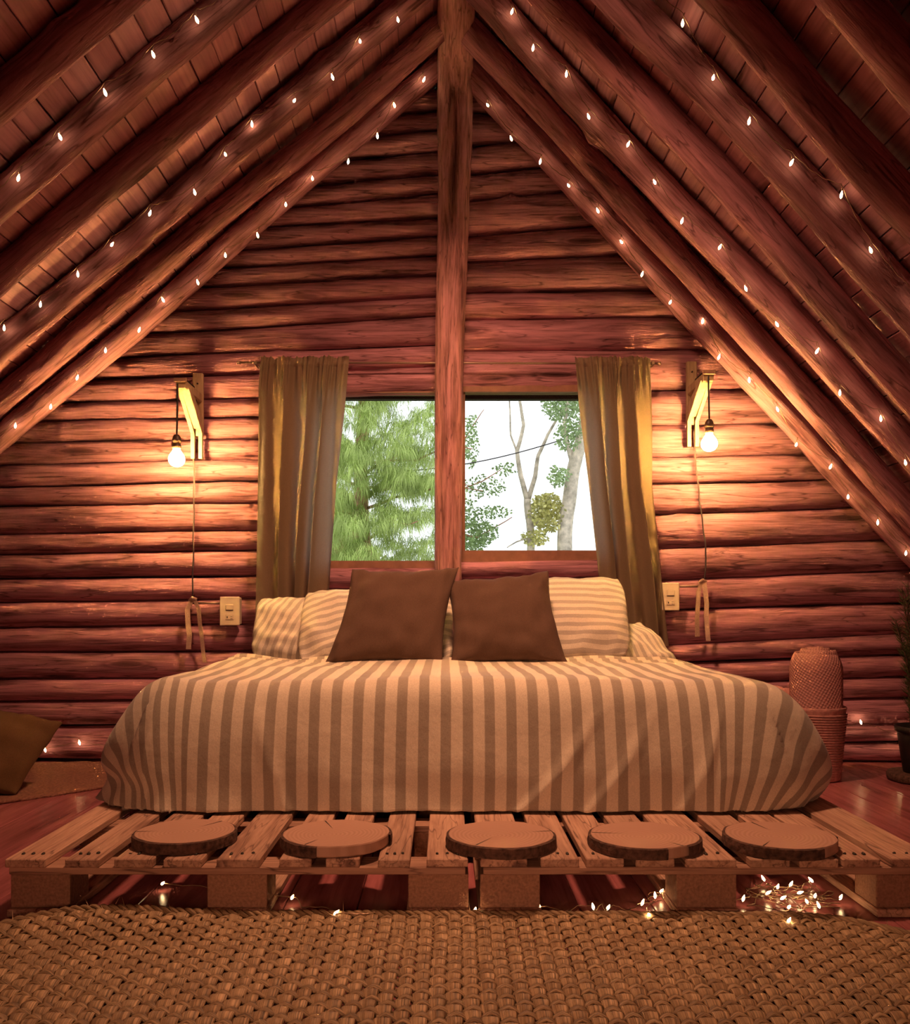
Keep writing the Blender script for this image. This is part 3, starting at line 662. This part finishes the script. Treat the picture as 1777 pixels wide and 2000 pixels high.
# ---------------------------------------------------------------- bed
ZT = .570
def pillowgrid(c, thick, n=30, pinch=.06, seed=0, wr=.006, rnd=0):
    """c: four corners (bl, br, tr, tl)"""
    c = [Vector(q) for q in c]; nrm = ((c[1]-c[0]).cross(c[3]-c[0])).normalized()
    if nrm.y > 0: nrm = -nrm
    V = []; Fc = []; uv = []; W_ = (c[1]-c[0]).length; H_ = (c[3]-c[0]).length
    for side in (1, -1):
        for j in range(n+1):
            for i in range(n+1):
                u, v = 2*i/n-1, 2*j/n-1
                u, v = math.sin(u*PI/2)*.6+u*.4, math.sin(v*PI/2)*.6+v*.4
                uu = u*(1-pinch*(1-v*v)*1.0) ; vv = v*(1-pinch*(1-u*u)); uu *= 1-rnd*abs(v)**4; vv *= 1-rnd*abs(u)**4
                a, b = (uu+1)/2, (vv+1)/2
                p = (c[0]*(1-a)+c[1]*a)*(1-b)+(c[3]*(1-a)+c[2]*a)*b
                prof = ((1-abs(u)**2.4)*(1-abs(v)**2.4))**.55
                w = wr*nz(u*3, v*3, seed)+wr*.7*nz(u*7+seed, v*2)*(abs(u)+abs(v))
                p = p+nrm*side*(thick/2*prof*(1+.15*nz(u*1.3, v*1.3, seed))+.003)+nrm*w*2
                V.append(p); uv.append((u*W_/2, v*H_/2))
    N1 = (n+1)**2
    for s in (0, 1):
        for j in range(n):
            for i in range(n):
                m = s*N1+j*(n+1)+i; q = (m, m+1, m+n+2, m+n+1); Fc.append(q if s == 0 else q[::-1])
    bd = [i for i in range(n+1)]+[j*(n+1)+n for j in range(1, n+1)]+[n*(n+1)+i for i in range(n-1, -1, -1)]+[j*(n+1) for j in range(n-1, 0, -1)]
    for k in range(len(bd)): a, b = bd[k], bd[(k+1) % len(bd)]; Fc.append((b, a, a+N1, b+N1))
    return V, Fc, uv
# mattress
def rbox(x0, x1, y0, y1, z0, z1, r, seg=4):
    import bmesh
    bm = bmesh.new(); v, f = box(x0, x1, y0, y1, z0, z1); vs = [bm.verts.new(c) for c in v]
    for q in f: bm.faces.new([vs[i] for i in q])
    bmesh.ops.bevel(bm, geom=list(bm.edges), offset=r, segments=seg, affect='EDGES', profile=.5); bm.verts.index_update()
    V = [tuple(c.co) for c in bm.verts]; Fc = [tuple(c.index for c in q.verts) for q in bm.faces]; bm.free(); return V, Fc
mesh('mattress', *rbox(-.93, .97, 3.06, 4.41, ZS1+.004, .525, .05), M_sheet, label='sheet covered mattress lying on the pallets under the striped duvet', cat='mattress')
XA, XB, YD0, YD1, RC = -.95, .97, 3.03, 4.16, .13
PFRONT = [(0, ZT), (.035, ZT-.008), (.075, ZT-.04), (.105, ZT-.10), (.13, ZT-.19), (.145, ZT-.28), (.148, ZT-.35), (.155, ZS1+.010)]
PLEFT = [(0, ZT), (.04, ZT-.012), (.09, ZT-.045), (.15, ZT-.12), (.205, ZT-.21), (.22, ZT-.28), (.195, ZT-.34), (.235, ZS1+.010)]
PRIGHT = [(0, ZT), (.08, ZT-.010), (.17, ZT-.035), (.25, ZT-.10), (.31, ZT-.19), (.345, ZT-.28), (.34, ZT-.35), (.30, ZS1+.010)]
def prof(pr, w):
    w = max(0, min(1, w))*(len(pr)-1); i = min(int(w), len(pr)-2); t = w-i
    # catmull-rom
    g = lambda k: pr[max(0, min(len(pr)-1, k))]
    p0, p1, p2, p3 = g(i-1), g(i), g(i+1), g(i+2)
    f = lambda a, b, c, d: .5*((2*b)+(-a+c)*t+(2*a-5*b+4*c-d)*t*t+(-a+3*b-3*c+d)*t**3)
    return f(p0[0], p1[0], p2[0], p3[0]), f(p0[1], p1[1], p2[1], p3[1])
LSK = .50; st = .0125
ns = int((XB-XA+2*LSK)/st); ntt = int((YD1-YD0+LSK)/st)
V = []; Fc = []; uv = []; ok = []
for j in range(ntt+1):
    for i in range(ns+1):
        s = XA-LSK+i*st; t = YD0-LSK+j*st
        cx = max(XA+RC, min(XB-RC, s)); cy = max(YD0+RC, t); vx, vy = s-cx, t-cy; l = math.hypot(vx, vy); d = l-RC
        puff = .012*nz(s*2.2, t*2.2, 1)+.007*nz(s*5, t*5, 2)
        hem = max(0, (t-(YD1-.28))/.28)
        rum = hem*(.016*nz(s*5, t*16, 8)+.010*math.sin(t*60+5*nz(s*3, t)))+.03*hem*hem*max(0, -s)*.6
        if d <= 0: x, y, z = s, t, ZT+puff+rum+.006*max(0, 1+d/.2)*0
        else:
            nx, ny = vx/l, vy/l; w = min(1, d/LSK)
            of, zf = prof(PFRONT, w); os_, zs_ = prof(PLEFT if nx < 0 else PRIGHT, w); k = ny*ny if ny < 0 else 0
            out, z = of*k+os_*(1-k), zf*k+zs_*(1-k)
            a = (s if k > .5 else t)
            wv = (.010*math.sin(a*17+3*nz(a*2, 3))+.014*nz(a*6, w*2, 4))*w*w+.008*nz(a*3, w*3, 7)*min(1, w*3)
            # drag folds running diagonally over the foot of the bed
            if k > .5:
                for fx, sl, am in ((.35, .9, .014), (.55, .8, .010), (-.55, -.35, .012), (.82, .55, .012), (-.38, .15, .008)):
                    q = (s-fx)-sl*(.75-w)*.5; wv += am*math.exp(-(q/.022)**2)*max(0, min(1, (w-.35)*3))
            if nx < 0 and k < .75: wv += .012*math.sin(a*14+w*4)*w
            out += wv+puff*.5*(1-w)
            x, y = cx+nx*(RC+out), cy+ny*(RC+out); z += puff*(1-w)+rum*(1-w)
            z = max(z, ZS1+.006)
            if w > .96: z += .004*nz(a*30, 2)
        V.append((x, y, z)); uv.append((s+.0045*nz(s*3, t*3), t)); ok.append(d <= LSK*1.03)
for j in range(ntt):
    for i in range(ns):
        m = j*(ns+1)+i; q = (m, m+1, m+ns+2, m+ns+1)
        if all(ok[a] for a in q): Fc.append(q)
used = sorted({i for q in Fc for i in q}); mp = {a: b for b, a in enumerate(used)}
du = mesh('duvet', [V[i] for i in used], [tuple(mp[i] for i in q) for q in Fc], M_duvet, uv=[uv[i] for i in used], label='striped beige and grey duvet draped over the bed to the pallets', cat='duvet')
md = du.modifiers.new('thick', 'SOLIDIFY'); md.thickness = .012; md.offset = -1
def pil(name, pxs, Ys, thick, mat, label, cat, group=None, rot=0, **k):
    c = [P(x, y, Y) for (x, y), Y in zip(pxs, Ys)]
    v, f, uv = pillowgrid(c, thick, **k)
    base = sum(c, Vector())/4
    if rot: uv = [(u*math.cos(rot)-w*math.sin(rot), u*math.sin(rot)+w*math.cos(rot)) for u, w in uv]
    return mesh(name, [q-base for q in v], f, mat, uv=uv, loc=base, label=label, cat=cat, group=group)
pg = 'striped pillows against the windows'
pil('pillow', [(484, 1285), (742, 1300), (735, 1170), (500, 1166)], (4.28, 4.28, 4.44, 4.44), .15, M_pillow, 'striped pillow at the far left of the bed head, lowest and behind', 'pillow', pg, rnd=.09, seed=3, wr=.012, rot=-1.1, pinch=.03)
pil('pillow', [(575, 1294), (892, 1300), (886, 1150), (590, 1152)], (4.16, 4.16, 4.36, 4.36), .15, M_pillow, 'striped pillow just left of and behind the left brown cushion', 'pillow', pg, rnd=.09, seed=4, wr=.010, rot=-.25, pinch=.03)
pil('pillow', [(893, 1296), (1238, 1286), (1220, 1124), (890, 1140)], (4.16, 4.16, 4.40, 4.40), .16, M_pillow, 'striped pillow right of and behind the right brown cushion', 'pillow', pg, rnd=.09, seed=5, wr=.007, pinch=.02)
pil('pillow', [(1010, 1306), (1345, 1312), (1262, 1218), (1040, 1222)], (4.24, 4.24, 4.46, 4.46), .14, M_pillow, 'striped pillow lying flat at the far right of the bed head', 'pillow', pg, rnd=.09, seed=6, wr=.010, rot=1.35, pinch=.02)
cg = 'dark brown square cushions on the bed'
pil('cushion', [(634, 1296), (864, 1296), (896, 1108), (688, 1112)], (3.98, 3.98, 4.16, 4.16), .15, M_cush, 'dark brown square cushion left of centre, leaning on the pillows', 'cushion', cg, seed=7, wr=.007, pinch=.085)
pil('cushion', [(880, 1296), (1110, 1296), (1070, 1115), (871, 1133)], (3.98, 3.98, 4.16, 4.16), .15, M_cush, 'dark brown square cushion right of centre, leaning on the pillows', 'cushion', cg, seed=9, wr=.007, pinch=.085)

# ---------------------------------------------------------------- left: floor cushion and jute mat
q = [FL(-190, 1566), FL(30, 1560), P(122, 1412, 4.0), P(-120, 1362, 4.1)]
v, f, uv = pillowgrid([q[0]+Vector((0, 0, .06)), q[1]+Vector((0, 0, .02)), q[2], q[3]], .17, pinch=.03, seed=11)
mesh('floor_cushion', [a-q[1] for a in v], f, M_cush2, uv=uv, loc=q[1], label='olive brown cushion standing on the jute mat at the left edge', cat='cushion')
M_jute = plain('braided_jute', (.26, .115, .075), .95, nscale=90, namp=.35, bump=1)
NX, NY = 60, 26; V = []; Fc = []
A, B, C, D = FL(-260, 1612), FL(205, 1540), FL(235, 1492), FL(-260, 1492)
for j in range(NY+1):
    for i in range(NX+1):
        a, b = i/NX, j/NY; p = (A*(1-a)+B*a)*(1-b)+(D*(1-a)+C*a)*b
        p.y += .010*nz(a*18, 2)*(1-b); V.append((p.x, p.y, .012+.004*nz(p.x*30, p.y*30)+.006*nz(p.x*4, p.y*4)))
for j in range(NY):
    for i in range(NX): m = j*(NX+1)+i; Fc.append((m, m+1, m+NX+2, m+NX+1))
o = mesh('jute_mat', V, Fc, M_jute, label='brown jute mat on the floor left of the bed, under the floor cushion', cat='mat')
md = o.modifiers.new('thick', 'SOLIDIFY'); md.thickness = .012; md.offset = -1

# ---------------------------------------------------------------- right: basket, blankets, plant
YBk = 4.25; bc = P(1592, 1380, YBk); zr = bc.z
bprof = [(.105, .002), (.112, .01), (.118, .10), (.126, .2), (.134, zr-.012), (.138, zr), (.134, zr+.004), (.128, zr-.004), (.118, zr-.06), (.10, .03)]
bk = empty('basket', (bc.x, YBk, 0), label='pink woven basket on the floor right of the bed, holding a rolled blanket', cat='basket')
v, f, _ = lathe(bprof, 40, (bc.x, YBk, 0)); mesh('body', v, f, M_basket, bk)
for z in [i*.012+.02 for i in range(int((zr-.03)/.012))]:
    r = .1065+.031*(z/zr); ring = [(bc.x+(r+.001)*math.cos(t), YBk+(r+.001)*math.sin(t), z) for t in [2*PI*k/40 for k in range(41)]]
    mesh('woven_ring', *tube(ring, .0042, 5, caps=False)[:2], M_basket, bk)
# rolled blanket standing in it: a spiral sheet
rb_ = P(1592, 1266, YBk).z; V = []; Fc = []; uv = []; NT, NZ = 150, 30; z0 = zr-.12
for j in range(NZ+1):
    for i in range(NT+1):
        t = i/NT; th = -PI/2+t*2*PI*3.3-1.2; r = .022+.112*t
        hgt = rb_-z0; zz = j/NZ; k = 1-.20*max(0, (zz-.75)/.25)**2.5
        dome = (1-t)*.02
        V.append((bc.x+.006+r*k*math.cos(th)*1.02, YBk+r*k*math.sin(th)*.85, z0+hgt*zz*(1-.07*t**3*zz)+dome*zz*.4+.004*nz(th, zz*3))); uv.append((2*PI*3.3*(.022*t+.056*t*t), zz*hgt))
for j in range(NZ):
    for i in range(NT): m = j*(NT+1)+i; Fc.append((m, m+1, m+NT+2, m+NT+1))
o = mesh('blanket', V, Fc, M_blanket, uv=uv, label='rolled pink waffle knit blanket standing upright in the basket', cat='blanket', group=None)
md = o.modifiers.new('thick', 'SOLIDIFY'); md.thickness = .012
c4 = [P(1455, 1400, 4.3), P(1548, 1400, 4.3), P(1548, 1347, 4.36), P(1470, 1330, 4.36)]
v, f, uv = pillowgrid(c4, .10, n=20, pinch=.0, seed=21, wr=.01)
v2 = box(c4[0].x+.02, c4[1].x-.02, 4.28, 4.38, .001, c4[0].z+.01)
fb = mesh('blanket', *join((v, f), rbox(c4[0].x+.01, c4[1].x-.01, 4.26, 4.40, .003, c4[0].z+.03, .03)), M_blanket, label='folded pink blanket stack between the duvet and the basket', cat='blanket')
YPt = 4.2; pc_ = P(1806, 1500, YPt)
mesh('round_board', *lathe([(.150, .001), (.160, .006), (.162, .03), (.156, .038), (.02, .0385)], 40, (pc_.x, YPt, 0))[:2], M_bark, label='round dark wooden board on the floor under the black pot', cat='board')
ptz = P(1806, 1418, YPt).z
pot = empty('potted_conifer', (pc_.x, YPt, .04), label='spiky green conifer in a black pot, cut off at the right edge', cat='plant')
pt_ = mesh('pot', *lathe([(.085, .040), (.092, .042), (.118, ptz-.03), (.118, ptz-.028), (.127, ptz-.025), (.129, ptz), (.121, ptz), (.117, ptz-.02)], 36, (pc_.x, YPt, 0))[:2], M_pot, pot)
mesh('soil', *lathe([(.117, ptz-.03), (.06, ptz-.02), (.001, ptz-.018)], 24, (pc_.x, YPt, 0))[:2], M_bark, pt_)
def needles(V, Fc, p, d, L, w):
    d = d.normalized(); s = d.cross(Vector((random.uniform(-1, 1), random.uniform(-1, 1), random.uniform(-1, 1)))).normalized()*w; n = len(V)
    mid = p+d*L*.5+Vector((0, 0, .06*L)); V += [p-s, p+s, mid+s*.8, mid-s*.8, p+d*L+Vector((0, 0, .2*L))]; Fc += [(n, n+1, n+2, n+3), (n+3, n+2, n+4)]
V = []; Fc = []; stems = []
for k in range(26):
    a = random.uniform(0, 6.28); r = random.uniform(0.01, .045); rt = random.uniform(.04, .17) ; H = random.uniform(.35, .66)
    base = Vector((pc_.x+r*math.cos(a), YPt+r*math.sin(a), ptz-.02)); tip = Vector((pc_.x+rt*math.cos(a), YPt+rt*math.sin(a), ptz+H))
    pp = [base.lerp(tip, t)+Vector((.015*math.sin(t*5+k), .015*math.cos(t*4+k), 0)) for t in [i/8 for i in range(9)]]
    stems.append(tube(pp, [.006*(1-.07*i) for i in range(9)], 6)[:2])
    for i in range(150):
        t = random.uniform(.03, 1)**.85; q = base.lerp(tip, t)+Vector((.015*math.sin(t*5+k), .015*math.cos(t*4+k), 0)); b = random.uniform(0, 6.28)
        needles(V, Fc, q, Vector((math.cos(b), math.sin(b), random.uniform(.3, 1.0))), random.uniform(.03, .06), .0014)
mesh('stem', *join(*stems), M_bark, pot); mesh('foliage', V, Fc, M_green, pot, kind='stuff')

# ---------------------------------------------------------------- woven rush rug in front
def rug():
    e = empty('woven_rug', (0, 1.9, 0), label='large hand woven rush rug on the floor in front of the pallets', cat='rug')
    PX, PY = .0345, .0265; X0, X1, Y0 = -1.22, 1.24, 1.45
    def back(x): return 2.352-.010*x if x < .9 and x > -.85 else (2.352-.010*x-max(0, (abs(x-.02)-.87))**2*2.2)
    def lift(x, y):
        return .018*max(0, (-x-.55))*max(0, (y-2.1))/.1+.004*nz(x*3, y*3)
    i = 0; x = X0
    while x < X1:
        yb = back(x); pts = []; y = Y0; k = 0
        while y < yb:
            ph = PI*y/PY+PI*i
            z = .011+.0052*math.cos(ph)*(1 if math.cos(ph) > 0 else .8)
            pts.append((x+.004*nz(y*5, i*1.3)+.020*nz(y*1.3, x*.8, 4), y, z+lift(x, y))); y += PY/4
        if len(pts) > 5:
            w = .0172*random.uniform(.9, 1.06); ww = [w*(.86+.22*abs(math.cos(PI*p[1]/PY/2+PI*i/2))) for p in pts]
            v, f, uv = tube(pts, ww, 8, flat=.20, up=(0, 0, 1)); mesh('strand', v, f, M_straw, e, uv=uv)
        x += PX; i += 1
    j = 0; y = Y0+PY*.0
    while y < 2.352:
        pts = []; x = X0; 
        while x < X1:
            if y < back(x)-.004:
                ii = (x-X0)/PX; ph = PI*ii
                z = .0105-.0068*math.cos(ph+PI*(round(y/PY)))
                pts.append((x, y+.003*nz(x*6, j*2.1)+.010*nz(x*1.2, y, 6)+.0035*math.cos(ph*2), z+lift(x, y)))
            x += PX/4
        if len(pts) > 5:
            v, f, uv = tube(pts, .0098*random.uniform(.85, 1.1), 6, flat=.34, up=(0, 0, 1)); mesh('strand', v, f, M_straw2, e, uv=uv)
        y += PY; j += 1
    # twisted edging along the far side
    for ph in (0, 2.1, 4.2):
        pts = []; x = X0+.05
        while x < X1-.05:
            a = x*95+ph; pts.append((x, back(x)-.004+.009*math.cos(a), .013+.007*math.sin(a)+lift(x, back(x)))); x += .008
        v, f, uv = tube(pts, .0072, 6, flat=.7); mesh('edging_strand', v, f, M_straw2, e, uv=uv)
    V = []; Fc = []
    for k in range(150):
        x = random.uniform(X0+.1, X1-.1); p = Vector((x, back(x)-random.uniform(0, .02), .016+lift(x, back(x)))); d = Vector((random.uniform(-1, 1), random.uniform(-.2, .8), random.uniform(.1, .5))).normalized(); L = random.uniform(.012, .04)
        s = Vector((-d.y, d.x, 0))*.0015; n = len(V); V += [p-s, p+s, p+d*L]; Fc.append((n, n+1, n+2))
    mesh('loose_fibres', V, Fc, M_straw, e, kind='stuff', uv=[(v_[0], v_[1]) for v_ in V])
rug()

# ---------------------------------------------------------------- outside
gr = mesh('ground', *box(-30, 30, 5.2, 60, -3.3, -3.2), plain('grass', (.12, .2, .05), .9, nscale=2), smooth=False, kind='structure')
M_ndl = plain('pine_needles', (.48, .60, .17), .7, nscale=6, namp=.35); M_ndl2 = plain('broad_leaves', (.30, .40, .18), .7, nscale=9, namp=.5)
M_leaf = plain('russet_leaves', (.52, .48, .17), .7, nscale=9, namp=.5); M_trk = plain('pale_trunk', (.55, .46, .36), .9, nscale=14, namp=.45, bump=.6); M_trk2 = plain('pine_trunk', (.40, .20, .12), .9, nscale=14, namp=.45, bump=.6)
def pine():
    Y = 9.0; e = empty('pine_tree', P(712, 1180, Y+.3)*1, label='green pine with drooping needles outside the left pane', cat='tree'); e.location.z = -3.2
    b = e.location.x
    mesh('trunk', *tube([(b, Y+.4, -3.2), (b+.03, Y+.4, -1), P(712, 1100, Y+.4), P(706, 1000, Y+.4), P(704, 900, Y+.4), P(720, 700, Y+.4), P(725, 400, Y+.4)], [.2, .15, .085, .075, .07, .06, .04], 10)[:2], M_trk2, e)
    V = []; Fc = []; br = []
    tufts = []
    for k in range(46):
        z0 = random.uniform(-.2, 4.2); a = random.uniform(0, 6.28); L = random.uniform(.7, 1.9); p0 = Vector((b+.0, Y+.4, z0)); pr = []
        for i in range(7):
            t = i/6; pr.append(p0+Vector((math.cos(a)*L*t, math.sin(a)*L*t*.7, .35*t-.25*t*t+.1*nz(k, t*3))))
        br.append(tube(pr, [.018*(1-.12*i) for i in range(7)], 5)[:2])
        for i in range(13): t = random.uniform(.25, 1); q = pr[int(t*5)].lerp(pr[int(t*5)+1], t*5 % 1 if t < 1 else 0); tufts.append(q+Vector((random.uniform(-.12, .12), random.uniform(-.1, .1), random.uniform(-.05, .1))))
    for k in range(300):
        tufts.append(P(random.uniform(600, 872), random.uniform(740, 1115), random.uniform(8.5, 9.3)))
    for q in tufts:
        c = Vector((random.uniform(-.5, .5), random.uniform(-.5, .5), random.uniform(-.2, .5)))
        for i in range(75):
            d = (c+Vector((random.uniform(-1, 1), random.uniform(-1, 1), random.uniform(-.6, .6)))).normalized(); L = random.uniform(.11, .21)
            m = q+d*L*.5; t = q+d*L*.75+Vector((0, 0, -L*.55)); s = Vector((.0022, .001, 0)); n = len(V); V += [q, m-s, m+s, t]; Fc += [(n, n+1, n+2), (n+1, n+3, n+2)]
    mesh('branch', *join(*br), M_trk2, e, kind='stuff'); mesh('foliage', V, Fc, M_ndl, e, kind='stuff')
pine()
def leaves(clumps, Y, size):
    V = []; Fc = []
    for x, y, rx, ry, n in clumps:
        for _ in range(int(n*1.4)):
            a = random.uniform(0, 6.28); r = random.random()**.6; c = P(x+rx*r*math.cos(a), y+ry*r*math.sin(a), Y+random.uniform(-.4, .4))
            d = Vector((random.uniform(-1, 1), random.uniform(-1, 1), random.uniform(-1, .4))).normalized(); s = d.cross(Vector((random.random(), random.random(), random.random()))).normalized()*size*.32; L = d*size
            m = len(V); V += [c, c+L*.5+s, c+L, c+L*.5-s]; Fc.append((m, m+1, m+2, m+3))
    return V, Fc
def tree(label, base, limbs, clumps, mt, ml, Y, size):
    c = P(*base, Y); e = empty('tree', (c.x, Y, -3.2), label=label, cat='tree')
    first = True
    for pts, r0, r1 in limbs:
        pp = [P(x, y, Y) for x, y in pts]
        if first: pp = [Vector((pp[0].x, Y, -3.2))]+pp
        fine = []
        for i in range(len(pp)-1):
            for k in range(5): t = k/5; q = pp[i].lerp(pp[i+1], t); fine.append(q+Vector((.02*nz(q.z*3, r0*50), 0, 0)))
        fine.append(pp[-1]); n = len(fine)
        mesh('trunk' if first else 'branch', *tube(fine, [r0+(r1-r0)*i/(n-1) for i in range(n)], 8)[:2], mt, e); first = False
    if clumps: v, f = leaves(clumps, Y, size); mesh('foliage', v, f, ml, e, smooth=False, kind='stuff')
tree('pale thick trunk nearest the right curtain, seen through the right pane', (1105, 1080), [([(1102, 1080), (1106, 1000), (1120, 920), (1138, 850), (1150, 760), (1160, 640)], .085, .055), ([(1122, 910), (1100, 840), (1112, 760)], .03, .015)],
     [(1095, 790, 35, 30, 420), (1110, 850, 28, 30, 260), (1092, 930, 22, 20, 160), (1140, 800, 30, 60, 300)], M_trk, M_ndl2, 9.5, .042)
tree('slim forked bare tree in the middle of the right pane', (1035, 1080), [([(1036, 1080), (1034, 1020), (1030, 975)], .045, .038), ([(1031, 978), (1018, 930), (1010, 880), (1022, 830), (1012, 770), (1005, 700)], .03, .010), ([(1032, 978), (1046, 930), (1052, 890), (1068, 850), (1098, 800)], .028, .012),
      ([(1012, 890), (998, 850), (995, 770)], .012, .007), ([(1036, 1030), (1060, 1010), (1075, 985)], .014, .006), ([(1034, 1050), (1010, 1058), (990, 1070)], .01, .005)],
     [(1068, 1000, 34, 38, 900), (1045, 1050, 25, 16, 200)], M_trk, M_leaf, 9.8, .045)
tree('leafy branches behind the lower left corner of the right pane', (890, 1100), [([(882, 1100), (885, 1000), (890, 900), (905, 790)], .05, .02), ([(886, 1040), (930, 1050), (1000, 1010)], .012, .005), ([(888, 960), (940, 940), (980, 915)], .010, .004), ([(895, 880), (925, 830), (945, 800)], .010, .004)],
     [(935, 1040, 38, 26, 480), (960, 1000, 40, 12, 140), (920, 1062, 30, 14, 260), (945, 950, 45, 22, 150), (920, 860, 14, 55, 200), (990, 915, 26, 12, 60), (915, 1000, 20, 30, 150)], M_trk2, M_ndl2, 10.2, .042)
tree('dark leafy tree at the bottom left corner of the left pane', (668, 1120), [([(668, 1150), (672, 1060), (664, 980)], .04, .02)], [(668, 1030, 34, 75, 1700), (690, 1090, 60, 20, 500)], M_trk2, M_leaf, 10.6, .06)
w = [P(706, 925, 9.4).lerp(P(1142, 845, 9.5), i/16)+Vector((0, 0, -.10*math.sin(PI*i/16))) for i in range(17)]
mesh('overhead_cable', *tube(w, .006, 4)[:2], M_cord, label='thin overhead cable strung between the trees behind the right pane', cat='cable')
